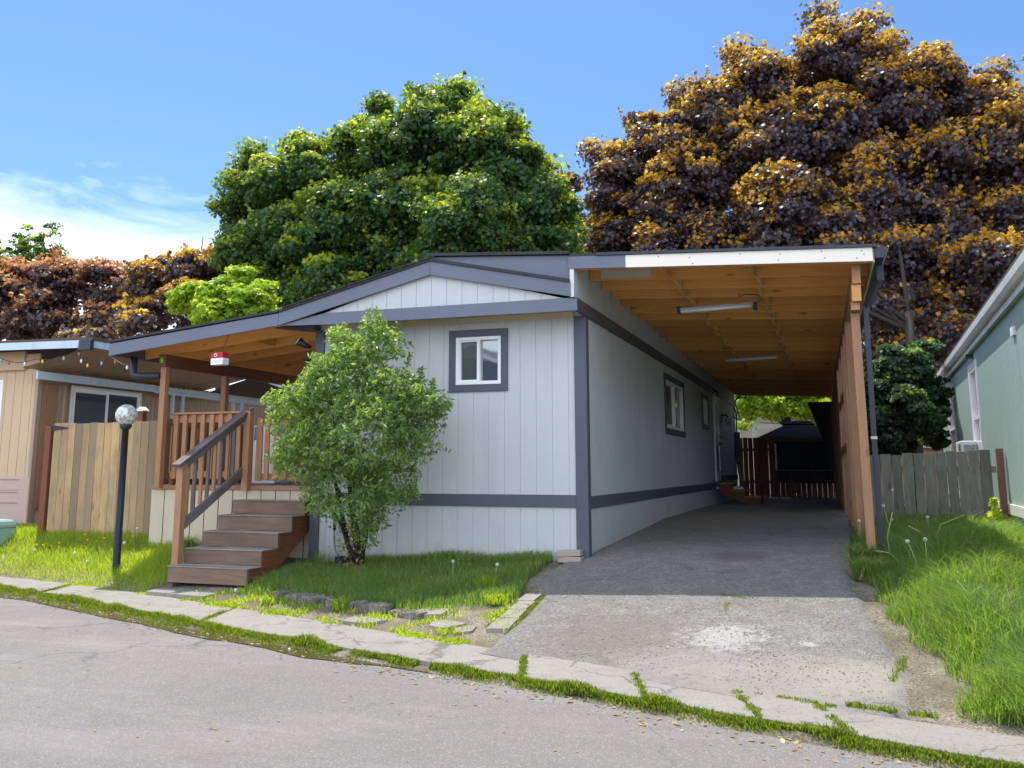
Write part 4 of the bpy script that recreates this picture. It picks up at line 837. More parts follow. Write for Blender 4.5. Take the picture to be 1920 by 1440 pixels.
# utility box
ub = thing('utility_box', 'pale green rounded utility pedestal standing in the lawn', 'utility box', (-8.95, -.1, -.2))
mb = MB(); q = [(-9.35, -.3), (-8.85, -.3), (-8.85, -.1), (-8.85, .25), (-9.35, .25)]
prof = [(.0, -.3), (.0, .16), (-.02, .21), (-.05, .235), (-.12, .245)]
for i in range(4):
    (a0, za), (a1, zb2) = prof[i], prof[i + 1]; r0 = [(-9.35 - a0, -.3 - a0), (-8.85 + a0, -.3 - a0), (-8.85 + a0, .25 + a0), (-9.35 - a0, .25 + a0)]; r1 = [(-9.35 - a1, -.3 - a1), (-8.85 + a1, -.3 - a1), (-8.85 + a1, .25 + a1), (-9.35 - a1, .25 + a1)]
    for k in range(4): mb.face([(*r0[k], za), (*r0[(k + 1) % 4], za), (*r1[(k + 1) % 4], zb2), (*r1[k], zb2)], smooth=i > 0)
mb.face([(-9.23, -.18, .245), (-8.97, -.18, .245), (-8.97, .13, .245), (-9.23, .13, .245)]); mb.build('cabinet', M['mint'], ub, bevel=.02)
part('seam', 'black', ub, lambda m: m.box(-8.847, -8.845, -.29, .24, .12, .125))
# hose and faucet by the bush
hs_ = thing('garden_hose', 'dark green hose with lime connector lying by the house wall behind the bush', 'hose', (-3.3, -.1, -.1))
part('connector', 'lime', hs_, lambda m: m.tube([(-3.28, -.06, .42), (-3.28, -.07, .34)], [.022, .03])); part('grip', 'black', hs_, lambda m: m.tube([(-3.28, -.07, .34), (-3.285, -.075, .22)], .02))
part('hose', 'hose', hs_, lambda m: m.tube([(-3.285, -.075, .22), (-3.28, -.08, .1), (-3.24, -.12, -.02), (-3.15, -.2, -.1), (-3.05, -.26, -.12), (-2.95, -.3, -.12), (-2.9, -.35, -.13)], .012, 8)); part('coil', 'black', hs_, lambda m: [m.tube([(-3.0 + .09 * math.cos(t), -.34 + .09 * math.sin(t), -.13 + .02 * j) for t in np.linspace(0, 6.28, 16)], .014, 6) for j in range(3)])
# ------------------------------------------------------------------ neighbour on the left
nb = thing('neighbour_house', 'beige and brown mobile home with corrugated side wall and pale blue awning edge', 'house', (-11, 2, 0))
NX = -10.47
a, b = MB(), MB(); wall(a, b, (-17, 2, 0), PX, NY, 17 + NX, lambda s: .86, lambda s: 2.74, .2, holes=[(5.0, 5.72, 1.72, 2.5)]); ao = a.build('front_wall', M['beige'], nb); b.build('groove_backing', M['beige_groove'], ao)
part('upper_board', 'beige', nb, lambda m: m.box(-17, -10.75, 1.93, 2.0, 2.72, 3.05), .003); part('gable_board', 'beige', nb, lambda m: m.box(-10.745, -10.42, 1.96, 2.0, 2.76, 3.0))
window(nb, (-12.05, 2, 1.66), PX, NY, .8, .9, .07, trimmat='white', fr=.04, panes=('pane_dark', 'pane'))
part('skirting', 'pinkskirt', nb, lambda m: (m.box(-17, NX + .01, 1.99, 2.02, -.2, .86), [m.box(-17, NX + .012, 1.972, 1.992, z, z + .03) for z in (.80, .62, .58, .40)], m.box(NX - .2, NX + .02, 1.965, 1.99, -.2, .84)))
cs = MB(); s = 0
while s < 9.5:
    y = 2 + s
    cs.face([(NX, y, -.2), (NX, y + .05, -.2), (NX, y + .05, 2.5), (NX, y, 2.5)]); cs.face([(NX, y + .05, -.2), (NX + .02, y + .07, -.2), (NX + .02, y + .07, 2.5), (NX, y + .05, 2.5)])
    cs.face([(NX + .02, y + .07, -.2), (NX + .02, y + .12, -.2), (NX + .02, y + .12, 2.5), (NX + .02, y + .07, 2.5)]); cs.face([(NX + .02, y + .12, -.2), (NX, y + .14, -.2), (NX, y + .14, 2.5), (NX + .02, y + .12, 2.5)]); s += .14
cs.build('corrugated_wall', M['beige_dark'], nb)
part('header_board', 'beige_dark', nb, lambda m: m.box(NX, NX + .035, 2.05, 11.5, 2.5, 2.7)); part('corner_board', 'beige_dark', nb, lambda m: m.box(NX - .03, NX + .04, 1.97, 2.06, -.2, 2.74))
wn = window(nb, (NX + .065, 2.72, 1.05), PY, PX, 1.86, 1.45, .05, trimmat='oldwhite', fr=.05, panes=('pane_dark', 'pane_dark'), dep=.02)
part('awning_edge', 'bluewhite', nb, lambda m: m.box(-10.24, -10.2, 1.72, 4.75, 2.52, 2.66), .004); part('awning_edge', 'bluewhite', nb, lambda m: (m.box(-10.24, -10.2, 4.76, 12.5, 2.5, 2.56), m.box(-10.22, -10.19, 4.76, 12.5, 2.565, 2.65)))
lt = MB()
for k in range(60): y = random.uniform(5, 12); lt.obox((-10.2, y, 2.66), (.03, .01, 0), (0, .04, .01), (0, 0, .012))
lt.build('leaf_debris', M['leaf_dry'], nb)
for y in (5.3, 5.62, 7.4, 7.75): part('awning_post', 'bluewhite', nb, lambda m: m.box(-10.24, -10.18, y - .03, y + .03, 0, 2.5), .003)
part('ceiling', 'beige_dark', nb, lambda m: (m.face([(-10.5, 1.65, 2.72), (-10.5, 6.6, 2.68), (-8.95, 6.3, 2.93), (-8.95, 1.65, 3.02)]), [m.beam((-10.5, 2 + k * .35, 2.715 - .003 * k), (-8.95, 2 + k * .35, 3.01 - .006 * k), .012, .02) for k in range(12)]))
part('roof', 'brown_roof', nb, lambda m: (m.prism([(-17, 1.55, 3.1), (-17, 1.55, 3.16), (-11.45, 1.55, 3.2), (-8.9, 1.55, 3.175), (-8.9, 1.55, 3.12)], (0, 5, 0)), m.face([(-10.22, 6.5, 2.66), (-8.9, 6.5, 3.0), (-8.9, 13, 2.7), (-10.22, 13, 2.6)])))
part('roof_fascia', 'oldwhite', nb, lambda m: m.beam((-17, 1.53, 2.98), (-11.42, 1.53, 3.09), .02, .11)); part('roof_fascia', 'bluewhite', nb, lambda m: m.prism([(-11.4, 1.54, 3.03), (-11.4, 1.54, 3.155), (-8.92, 1.54, 3.12), (-8.92, 1.54, 2.99)], (0, -.02, 0)))
part('roof_fascia', 'bluewhite', nb, lambda m: m.beam((-8.93, 1.55, 3.06), (-8.93, 6.2, 2.98), .02, .12)); part('roof_fascia', 'bluewhite', nb, lambda m: m.beam((-8.93, 6.2, 2.98), (-8.93, 9.2, 2.62), .02, .12))
part('gutter_box', 'gutter', nb, lambda m: m.box(-9.1, -8.85, 1.45, 1.53, 2.95, 3.11)); part('panel_board', 'stain', nb, lambda m: m.box(NX + .02, NX + .05, 2.1, 2.42, .3, 2.45))
sl_ = thing('string_lights', 'string of coloured bulbs looped along the eave of the beige neighbour house', 'string lights', (-10.5, 1.5, 2.9))
P = []
sw = [(-12.8, 2.62), (-12.0, 2.5), (-10.9, 2.93), (-10.72, 2.85), (-10.0, 2.83), (-9.1, 2.95), (-8.98, 2.72), (-8.4, 2.8), (-7.9, 2.62)]
for i in range(len(sw) - 1):
    (xa, za), (xb, zb3) = sw[i], sw[i + 1]
    for k in range(6): t = k / 6; P.append((xa + (xb - xa) * t, 1.46, za + (zb3 - za) * t - .08 * abs(xb - xa) * math.sin(math.pi * t)))
part('wire', 'black', sl_, lambda m: m.tube(P, .006, 5))
for i in range(1, len(P), 3):
    p = P[i]; part('bulb', ('yellow', 'mint', 'stain', 'white')[i // 3 % 4], sl_, lambda m: m.lathe(p[0], p[1], [(0, p[2] - .07), (.018, p[2] - .05), (.02, p[2] - .03), (.01, p[2])], 8))
# ------------------------------------------------------------------ green house on the right
ga = math.radians(1.684); GO = Vector((4.9, 5.0, 0)); gu = Vector((math.sin(ga), math.cos(ga), 0)); gn = Vector((-math.cos(ga), math.sin(ga), 0))
gh = thing('green_house', 'pale green board sided house with white gutter along its eave', 'house', (5.2, 5, 0))
def G(s, d, z): return GO + gu * s + gn * d + Vector((0, 0, z))
def gbox(m, s0, s1, d0, d1, z0, z1): m.obox(G((s0 + s1) / 2, (d0 + d1) / 2, (z0 + z1) / 2), gu * (s1 - s0) / 2, gn * (d1 - d0) / 2, Vector((0, 0, (z1 - z0) / 2)))
a, b = MB(), MB(); S0 = -9; EZ = 2.85
wall(a, b, tuple(G(S0, 0, 0)), gu, gn, 8.85 - S0, lambda s: -.2, lambda s: EZ, .1016, gap=.02, dep=.012, holes=[(S0 * -1 + .38, S0 * -1 + 1.42, 1.0, 2.6), (S0 * -1 + 4.88, S0 * -1 + 6.3, 1.0, 2.6)]); ao = a.build('side_wall', M['greenwall'], gh); b.build('groove_backing', M['greengroove'], ao)
part('end_wall', 'greenwall', gh, lambda m: m.face([G(8.85, 0, -.2), G(8.85, -6, -.2), G(8.85, -6, 3), G(8.85, -3, 3.7), G(8.85, 0, 2.85)])); part('corner_trim', 'greengroove', gh, lambda m: gbox(m, 8.78, 8.87, -.01, .03, -.2, EZ))
part('base_trim', 'oldwhite', gh, lambda m: gbox(m, S0, 8.8, 0, .03, .42, .55), .003)
part('soffit', 'oldwhite', gh, lambda m: gbox(m, S0, 9.05, .0, .05, EZ, EZ + .015)); part('fascia_board', 'oldwhite', gh, lambda m: gbox(m, S0, 9.08, .05, .062, EZ - .02, EZ + .13))
gt2 = MB(); prf = [(.064, .20), (.064, .07), (.11, .07), (.14, .12), (.15, .2)]
for i in range(4):
    (d_, z_), (e_, w_) = prf[i], prf[i + 1]; gt2.face([G(S0, d_, EZ + z_), G(9.15, d_, EZ + z_), G(9.15, e_, EZ + w_), G(S0, e_, EZ + w_)])
gt2.face([G(9.15, d, EZ + z) for d, z in prf]); gt2.build('gutter', M['oldwhite'], gh)
part('roof', 'shingle', gh, lambda m: m.prism([G(S0, .15, EZ + .2), G(S0, .15, EZ + .235), G(S0, -3, EZ + 1.1), G(S0, -3, EZ + 1.06)], gu * 18.15))
for (s0_, s1_) in ((.30, 1.5), (4.8, 6.38)):
    w2 = window(gh, tuple(G(s0_, 0, .92)), gu, gn, s1_ - s0_, 1.76, .09, trimmat='white', mull='h', fr=.05, grids=3, panes=('pane_dark', 'pane'), dep=.04)
part('eave_lamp', 'black', gh, lambda m: (gbox(m, .7, .82, .0, .1, 2.74, 2.8), gbox(m, 5.2, 5.3, 0, .08, 2.74, 2.8))); part('vent', 'white', gh, lambda m: gbox(m, -3.9, -3.7, 0, .03, 2.5, 2.6))
part('utility_strip', 'oldwhite', gh, lambda m: gbox(m, -1.1, 4.2, 0, .03, .1, .2))
ac = thing('air_conditioner', 'white window air conditioner jutting from the nearer window of the green house', 'air conditioner', tuple(G(1.2, .1, 1.1)))
part('case', 'ac', ac, lambda m: gbox(m, .45, 1.35, -.02, .30, 1.1, 1.42), .01); part('grille', 'conduit', ac, lambda m: [gbox(m, .5, .95, .3, .306, 1.13 + k * .03, 1.14 + k * .03) for k in range(9)]); part('side_vent', 'conduit', ac, lambda m: [m.box(0, 0, 0, 0, 0, 0)] if False else gbox(m, .44, .449, .06, .26, 1.2, 1.36))
# ------------------------------------------------------------------ buildings behind
ch = thing('cream_house', 'cream house with a white framed window glimpsed beyond the back fence', 'house', (0, 26, 0))
part('wall', 'cream', ch, lambda m: m.box(-6, 4.5, 26, 30, 0, 3.1)); part('roof', 'brown_roof', ch, lambda m: m.prism([(-6.4, 25.5, 3.1), (5, 25.5, 3.1), (5, 28, 4.2), (-6.4, 28, 4.2)], (0, .1, .1)))
window(ch, (-.2, 25.99, 1.2), PX, NY, 1.2, 1.45, .09, trimmat='white', fr=.06, panes=('pane', 'pane')); part('downpipe', 'white', ch, lambda m: m.beam((-.9, 25.9, 3.1), (-.6, 25.9, 2.2), .07, .07))
ph_ = thing('salmon_house', 'low salmon walled building with a pale roof edge beyond the weathered fence', 'house', (5, 22, 0))
part('wall', 'pinkwall', ph_, lambda m: m.box(3.7, 8, 22, 26, 0, 1.68)); part('roof', 'oldwhite', ph_, lambda m: m.prism([(3.5, 21.7, 1.92), (6.1, 21.7, 1.74), (6.1, 21.7, 1.62), (3.5, 21.7, 1.76)], (0, 4.5, 0)))
part('window', 'pane_dark', ph_, lambda m: m.box(4.9, 5.2, 21.98, 21.995, 1.2, 1.55))
# houses over the road, seen mirrored in the front window
ah = thing('blue_house', 'blue grey house across the road with a white rake board', 'house', (-11, -26, 0))
part('wall', 'bluewall', ah, lambda m: m.prism([(-18, -25, -.5), (-4.5, -25, -.5), (-4.5, -25, 3.4), (-11, -25, 5.6), (-18, -25, 3.4)], (0, -8, 0))); part('rake_board', 'white', ah, lambda m: (m.beam((-4.1, -24.6, 3.35), (-11, -24.6, 5.75), .05, .34, (0, 0, 1)), m.beam((-18.4, -24.6, 3.35), (-11, -24.6, 5.75), .05, .34)))
part('roof', 'shingle', ah, lambda m: (m.face([(-4, -24.5, 3.5), (-11, -24.5, 5.95), (-11, -33, 5.95), (-4, -33, 3.5)]), m.face([(-18.5, -24.5, 3.5), (-18.5, -33, 3.5), (-11, -33, 5.95), (-11, -24.5, 5.95)])))
# lobes of every crown: x, y, z, radius
green = [(-9.39, 17.0, 12.18, 1.28), (-10.48, 16.82, 11.53, 1.28), (-7.76, 16.81, 11.21, 1.4), (-6.71, 17.0, 10.42, 1.14), (-5.81, 17.0, 9.08, 0.98), (-12.33, 17.24, 11.68, 1.16), (-13.88, 17.0, 11.09, 1.17), (-15.17, 17.0, 10.93, 1.27), (-16.74, 17.5, 11.04, 1.08), (-17.73, 17.5, 10.11, 0.61), (-12.82, 16.74, 9.1, 1.55), (-14.95, 16.81, 8.53, 1.41), (-16.82, 17.0, 8.32, 0.93), (-10.3, 16.54, 9.01, 1.74), (-7.59, 15.47, 8.33, 1.46), (-6.22, 16.6, 8.32, 1.03), (-5.15, 17.5, 9.15, 0.51), (-14.52, 17.27, 6.96, 0.9), (-11.77, 17.5, 13.18, 0.57), (-16.92, 17.5, 12.39, 0.41), (-8.73, 17.3, 13.14, 0.6), (-15.89, 17.03, 7.01, 0.91), (-11.22, 16.86, 7.69, 1.27), (-8.53, 15.58, 7.06, 1.16), (-6.64, 16.26, 7.15, 0.93), (-12.6, 16.12, 6.92, 1.02), (-5.2, 17.0, 7.72, 0.54), (-14.8, 16.71, 6.6, 0.7), (-7.07, 17.5, 12.2, 0.5), (-10.02, 17.5, 13.35, 0.52), (-14.89, 17.5, 12.56, 0.46), (-5.95, 17.5, 10.49, 0.39)]
red = [(3.02, 21.0, 14.35, 1.13), (4.36, 21.0, 14.25, 1.11), (1.06, 21.0, 13.67, 1.15), (-0.4, 21.0, 13.09, 1.08), (-1.82, 21.0, 12.18, 1.12), (-3.22, 22.0, 13.1, 0.74), (-3.84, 21.0, 11.33, 0.98), (-4.25, 21.0, 9.98, 0.85), (-1.34, 20.47, 10.33, 1.48), (0.82, 20.46, 11.22, 1.53), (2.87, 20.36, 11.51, 1.65), (4.89, 20.92, 12.18, 1.49), (6.25, 21.0, 13.32, 0.98), (7.74, 21.5, 12.48, 0.87), (8.07, 21.0, 10.75, 1.19), (6.59, 20.46, 10.05, 1.49), (4.36, 20.19, 9.32, 1.67), (1.79, 18.94, 8.71, 1.49), (-2.26, 20.25, 8.85, 1.07), (6.09, 20.22, 7.63, 1.47), (7.93, 20.51, 8.05, 1.15), (5.05, 19.99, 5.82, 0.93), (6.44, 19.06, 6.06, 0.89), (9.16, 21.0, 9.59, 1.16), (9.86, 21.0, 7.84, 1.29), (-4.0, 20.61, 8.8, 0.7), (3.03, 21.5, 16.37, 0.3), (4.9, 19.07, 4.48, 0.51), (0.14, 21.5, 15.19, 0.42), (4.46, 21.5, 15.66, 0.46), (8.33, 21.7, 13.12, 0.52), (-1.55, 21.5, 14.02, 0.48), (-4.96, 21.5, 12.21, 0.35), (-4.22, 20.71, 8.45, 0.74), (-0.45, 19.7, 7.94, 1.08), (1.26, 18.92, 7.55, 1.03), (2.99, 18.85, 7.57, 1.15), (-2.36, 19.64, 7.8, 0.87), (4.46, 19.13, 6.69, 0.98), (5.35, 18.57, 5.26, 0.73), (4.79, 17.55, 4.23, 0.47), (6.33, 18.97, 6.53, 0.95), (7.3, 18.04, 6.29, 0.9), (4.94, 19.06, 7.3, 0.98), (5.91, 17.68, 4.49, 0.39), (4.29, 17.5, 5.15, 0.48), (4.74, 19.42, 3.97, 0.56), (5.43, 18.84, 4.04, 0.42), (4.16, 18.5, 4.68, 0.5), (6.05, 19.93, 5.42, 0.6), (4.01, 19.77, 4.03, 0.37), (4.59, 18.96, 4.24, 0.78), (5.63, 19.9, 4.63, 0.73), (5.06, 19.3, 3.47, 0.59), (4.1, 19.5, 3.19, 0.44), (5.67, 18.84, 3.56, 0.42)]
crimsonA = [(-34.65, 24.0, 9.25, 1.82), (-32.02, 24.0, 9.61, 1.53), (-29.41, 24.0, 9.19, 1.57), (-31.96, 23.47, 7.71, 1.75), (-28.79, 23.99, 7.62, 1.23), (-37.38, 24.0, 8.87, 2.12), (-35.15, 23.71, 7.38, 1.67), (-30.39, 23.92, 6.93, 1.11)]
crimsonB = [(-23.83, 21.0, 8.54, 1.26), (-21.97, 21.0, 8.98, 1.01), (-23.56, 20.0, 7.0, 0.95), (-21.35, 20.0, 7.21, 1.19), (-20.87, 21.0, 9.24, 0.67), (-19.23, 12.0, 4.85, 0.3), (-18.5, 12.0, 4.85, 0.3), (-17.22, 12.0, 5.3, 0.3)]
lime = [(-13.03, 12.5, 5.96, 0.54), (-13.79, 12.6, 6.59, 0.42), (-12.59, 12.3, 5.27, 0.53), (-13.75, 12.0, 5.12, 0.47), (-15.7, 12.0, 6.08, 0.22), (-15.02, 12.0, 5.99, 0.48), (-14.08, 12.0, 5.94, 0.66), (-13.22, 12.0, 5.57, 0.7), (-13.95, 11.5, 5.29, 0.62), (-15.39, 12.0, 5.77, 0.32)]
leftgreen = [(-38.97, 28.0, 12.15, 0.77), (-37.37, 28.0, 12.33, 0.64), (-40.37, 28.0, 11.95, 0.65), (-38.24, 28.0, 11.35, 1.17), (-36.95, 28.0, 12.6, 0.41), (-39.23, 28.0, 12.77, 0.36), (-41.42, 28.0, 11.56, 1.2)]
farred = [(-7.62, 27.0, 13.11, 0.51), (-7.27, 27.0, 11.13, 0.6), (-8.16, 27.0, 12.4, 0.46)]
yellow = [(-6.33, 24.0, 9.62, 0.46), (-6.55, 24.0, 9.04, 0.63), (-5.8, 24.0, 9.09, 0.52)]
backgreen = [(-0.1, 23.0, 3.09, 0.65), (0.8, 23.0, 3.17, 0.74), (1.68, 23.0, 3.06, 0.64), (2.36, 23.0, 2.95, 0.64), (0.25, 23.5, 3.68, 0.95), (1.69, 23.5, 3.74, 0.93), (-0.18, 22.0, 2.4, 0.18), (2.24, 23.0, 2.32, 0.29)]
shrubs = [(4.77, 9.9, 2.25, 0.24), (3.48, 8.8, 1.39, 0.21), (4.7, 9.8, 1.5, 0.19), (3.62, 8.8, 2.46, 0.27), (4.61, 9.6, 2.5, 0.25), (4.08, 8.4, 2.32, 0.22), (3.85, 8.6, 1.48, 0.22), (3.91, 9.0, 3.21, 0.17), (4.59, 9.8, 3.38, 0.17), (4.28, 8.3, 2.01, 0.22), (4.6, 9.3, 1.8, 0.15), (4.13, 9.4, 1.34, 0.15), (3.55, 8.7, 1.89, 0.26), (3.82, 9.0, 2.84, 0.31), (4.39, 9.5, 2.98, 0.37), (3.73, 9.0, 2.22, 0.38), (4.09, 9.0, 1.85, 0.41), (4.51, 9.5, 2.13, 0.34), (4.08, 9.5, 2.67, 0.38), (3.63, 9.0, 1.49, 0.33), (4.46, 9.0, 1.79, 0.26), (3.68, 9.0, 1.19, 0.23)]
bush = [(-2.55, -1.0, 2.1, 0.39), (-2.26, -0.9, 2.35, 0.25), (-2.67, -1.1, 1.87, 0.44), (-2.95, -1.1, 1.66, 0.41), (-3.29, -1.0, 1.55, 0.35), (-2.05, -1.0, 1.74, 0.43), (-1.73, -0.9, 1.65, 0.31), (-2.23, -1.1, 1.28, 0.64), (-2.92, -1.1, 1.1, 0.5), (-1.82, -0.9, 1.28, 0.34), (-3.27, -1.0, 1.04, 0.29), (-2.61, -1.0, 0.67, 0.5), (-2.15, -0.9, 0.73, 0.37), (-2.43, -0.8, 0.36, 0.2), (-2.29, -0.9, 2.61, 0.18), (-2.71, -1.0, 2.43, 0.19), (-3.6, -1.0, 1.74, 0.14), (-1.52, -0.9, 1.64, 0.14), (-2.48, -0.7, 0.14, 0.14), (-2.8, -1.0, 2.57, 0.08)]
# ------------------------------------------------------------------ foliage builders
MAPLE = np.array([(0, -.5), (.16, -.28), (.5, -.22), (.3, .02), (.42, .3), (.15, .2), (0, .55), (-.15, .2), (-.42, .3), (-.3, .02), (-.5, -.22), (-.16, -.28)])
SMALL = np.array([(0, -.5), (.24, -.05), (0, .5), (-.24, -.05)]); ROUNDL = np.array([(0, -.5), (.3, -.25), (.36, .1), (0, .5), (-.36, .1), (-.3, -.25)])
def leaves(name, P, Nn, size, shape, mat, parent=None, rnd=None, droop=.0, cup=.12):
    """one mesh of leaf polygons: centres P, normals Nn"""
    n = len(P); k = len(shape)
    Nn = Nn / np.linalg.norm(Nn, axis=1, keepdims=True)
    t = RNG.normal(size=(n, 3)); t[:, 2] -= droop; t -= (t * Nn).sum(1, keepdims=True) * Nn; t /= np.linalg.norm(t, axis=1, keepdims=True)
    b = np.cross(Nn, t); s = size * RNG.uniform(.65, 1.25, (n, 1, 1))
    V = P[:, None, :] + s * (shape[None, :, 0:1] * b[:, None, :] + shape[None, :, 1:2] * t[:, None, :] - cup * (shape[None, :, 0:1] ** 2 + .0) * 2 * Nn[:, None, :])
    idx = np.arange(n * k)
    return np_mesh(name, V.reshape(-1, 3), np.arange(n) * k, None, idx, mat, RNG.uniform(0, 1, n) if rnd is None else rnd, parent)
def unit(n):
    v = RNG.normal(size=(n, 3)); return v / np.linalg.norm(v, axis=1, keepdims=True)
def crown(lobes, nleaf, clump, lsz, cam_bias=True, up=.45, fill=.2, jit=.5, flat=.55, spiky=0, backing=False, sprigs=0, young=.5):
    """points+normals: leaves sit on the outer, upper skin of many small clumps that cover each lobe"""
    lobes = list(lobes)
    if backing:   # a second, sparser row of foliage masses behind, so that gaps show leaves in depth
        ym = max(l[1] for l in lobes); lobes += [(x, y + r * 1.3, z - r * .25, r * .95) for (x, y, z, r) in lobes if r > .6]
    L = np.array(lobes); w = L[:, 3] ** 2; w /= w.sum(); ctr = np.average(L[:, :3], axis=0, weights=w)
    PP, NN, YY = [], [], []; zlo, zhi = np.percentile(L[:, 2], 15), np.percentile(L[:, 2], 80)
    for (x, y, z, r), wi_ in zip(L, w):
        nl = int(nleaf * wi_); rr = np.array([r, max(r, 1e-3) * 1.05, r * .92])
        nc = max(6, int(5.5 * (r / clump) ** 2)); cd = unit(nc)
        cd[:, 2] = np.where(cd[:, 2] < -.5, -cd[:, 2], cd[:, 2])
        if cam_bias: m = (cd[:, 1] > .35) & (RNG.uniform(size=nc) < .6); cd[m, 1] *= -1
        cc = np.array([x, y, z]) + cd * rr * RNG.uniform(.72, 1.0, (nc, 1))
        if spiky: cc[:, 2] += spiky * RNG.uniform(0, 1, nc) ** 3 * (cd[:, 2] > .3)
        yc = RNG.uniform(size=nc) < young * (.35 + .75 * np.clip((z - zlo) / max(zhi - zlo, 1e-3), 0, 1)) * np.clip(.5 + cd[:, 2], 0, 1)  # clumps facing up and in higher lobes get the painted sunlit colour
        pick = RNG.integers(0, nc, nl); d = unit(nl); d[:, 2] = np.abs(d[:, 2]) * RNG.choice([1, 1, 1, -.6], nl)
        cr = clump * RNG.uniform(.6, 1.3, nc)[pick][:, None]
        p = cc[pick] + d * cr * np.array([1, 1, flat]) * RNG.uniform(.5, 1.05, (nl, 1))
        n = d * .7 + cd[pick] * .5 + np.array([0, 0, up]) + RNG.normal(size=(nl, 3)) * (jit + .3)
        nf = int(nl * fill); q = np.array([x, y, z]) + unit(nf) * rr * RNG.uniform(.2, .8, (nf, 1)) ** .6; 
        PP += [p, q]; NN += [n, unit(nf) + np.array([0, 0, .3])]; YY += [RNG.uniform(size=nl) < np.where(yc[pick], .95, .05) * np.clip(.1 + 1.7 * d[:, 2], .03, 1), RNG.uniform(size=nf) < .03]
        for _ in range(int(sprigs * r * r) if sprigs else 0):
            dd = unit(1)[0]; dd[2] = abs(dd[2]); dd[1] = -abs(dd[1]) if RNG.uniform() < .6 else dd[1]; s0 = np.array([x, y, z]) + dd * r * .95; dv = dd * .6 + np.array([0, 0, .55]) + RNG.normal(0, .25, 3); ln = clump * RNG.uniform(.5, 1.1); m_ = int(26)
            tt_ = RNG.uniform(0, 1, m_)[:, None]; PP.append(s0 + dv * ln * tt_ + RNG.normal(0, lsz * .75, (m_, 3)) * (1.15 - tt_)); NN.append(unit(m_) + np.array([0, 0, .5])); YY.append(RNG.uniform(size=m_) < young)
    crown.young = np.concatenate(YY)
    return np.concatenate(PP), np.concatenate(NN)
def limbs(mb, base, fork, lobes, r0, n=14, seed=1):
    rs = random.Random(seed); b = Vector(base); f = Vector(fork)
    mb.tube([b, b.lerp(f, .35) + Vector((.08, 0, 0)), b.lerp(f, .7), f], [r0 * 1.25, r0, r0 * .9, r0 * .8], 12)
    hi = [l for l in lobes if l[2] > f.z + 1.5] or list(lobes)
    for (x, y, z, r) in rs.sample(hi, min(n, len(hi))):
        e = Vector((x, y, z)); s = b.lerp(f, rs.uniform(.75, 1)); m = s.lerp(e, .5) + Vector((rs.uniform(-.5, .5), rs.uniform(-.5, .5), rs.uniform(.1, .9)))
        mb.tube([s, s.lerp(m, .5) + Vector((0, 0, .2)), m, e], [r0 * .5, r0 * .38, r0 * .26, r0 * .08], 7)
def tree(name, label, lobes, nleaf, clump, lsz, mat, base, fork, r0, group=None, shape=MAPLE, cat='tree', up=.45, fill=.2, spiky=0, nl=14, flat=.55, jit=.5, tip=None, backing=False, sprigs=0, young=.5):
    t = thing(name, label, cat, base, group)
    mb = MB(); limbs(mb, base, fork, lobes, r0, nl); mb.build('trunk', M['bark'], t)
    P, Nn = crown(lobes, nleaf, clump, lsz, up=up, fill=fill, spiky=spiky, flat=flat, jit=jit, backing=backing, sprigs=sprigs, young=young)
    # sunlit crown tops are put into the leaf colour: bright above, dark below
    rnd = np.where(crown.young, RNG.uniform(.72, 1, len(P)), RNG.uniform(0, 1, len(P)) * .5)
    leaves('crown', P, Nn, lsz, shape, M[mat], t, rnd, droop=.5)
    return t
Q = LEAFQ
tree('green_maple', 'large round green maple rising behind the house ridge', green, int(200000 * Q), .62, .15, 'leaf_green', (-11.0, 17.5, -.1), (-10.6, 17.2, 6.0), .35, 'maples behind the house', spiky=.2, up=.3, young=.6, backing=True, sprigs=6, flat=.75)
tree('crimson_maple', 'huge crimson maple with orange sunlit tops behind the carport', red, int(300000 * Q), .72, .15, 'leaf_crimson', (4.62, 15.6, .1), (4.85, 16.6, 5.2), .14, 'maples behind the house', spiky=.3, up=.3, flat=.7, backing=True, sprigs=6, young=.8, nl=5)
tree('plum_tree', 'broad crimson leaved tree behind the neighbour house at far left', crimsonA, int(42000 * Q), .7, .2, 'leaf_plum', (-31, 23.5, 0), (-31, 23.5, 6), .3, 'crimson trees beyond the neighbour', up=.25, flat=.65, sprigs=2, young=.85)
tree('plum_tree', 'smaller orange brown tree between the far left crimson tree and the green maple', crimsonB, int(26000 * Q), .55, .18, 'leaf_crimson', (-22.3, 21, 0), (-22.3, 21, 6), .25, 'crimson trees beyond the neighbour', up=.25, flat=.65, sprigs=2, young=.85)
dt = thing('bare_branches', 'bare dead twigs sticking up from the orange brown tree against the cloud', 'branches', (-22, 22, 6)); mb = MB()
for a_ in (((-21.8, 21.5, 8), (-21.5, 21.6, 10.6), (-21.3, 21.6, 11.2)), ((-22, 21.5, 8), (-22.3, 21.6, 10.1), (-22.25, 21.6, 10.8)), ((-22.1, 21.5, 9.2), (-23.2, 21.6, 10.2), (-24.2, 21.6, 9.9)), ((-22.9, 21.5, 10), (-23.6, 21.6, 9.7), (-24.0, 21.6, 9.2))): mb.tube(a_, [.05, .03, .012], 5)
mb.build('twigs', M['bark'], dt)
tree('columnar_tree', 'upright bright green tree top poking above the far left crimson tree', leftgreen, int(9000 * Q), .35, .17, 'leaf_green', (-38.5, 28, 0), (-38.5, 28, 9), .25, spiky=1.6, shape=ROUNDL)
tree('lime_shrub', 'bright lime green shrub showing above the porch roof', lime, int(16000 * Q), .22, .13, 'leaf_lime', (-14, 12, 0), (-14, 12, 4.8), .12, cat='shrub', shape=ROUNDL)
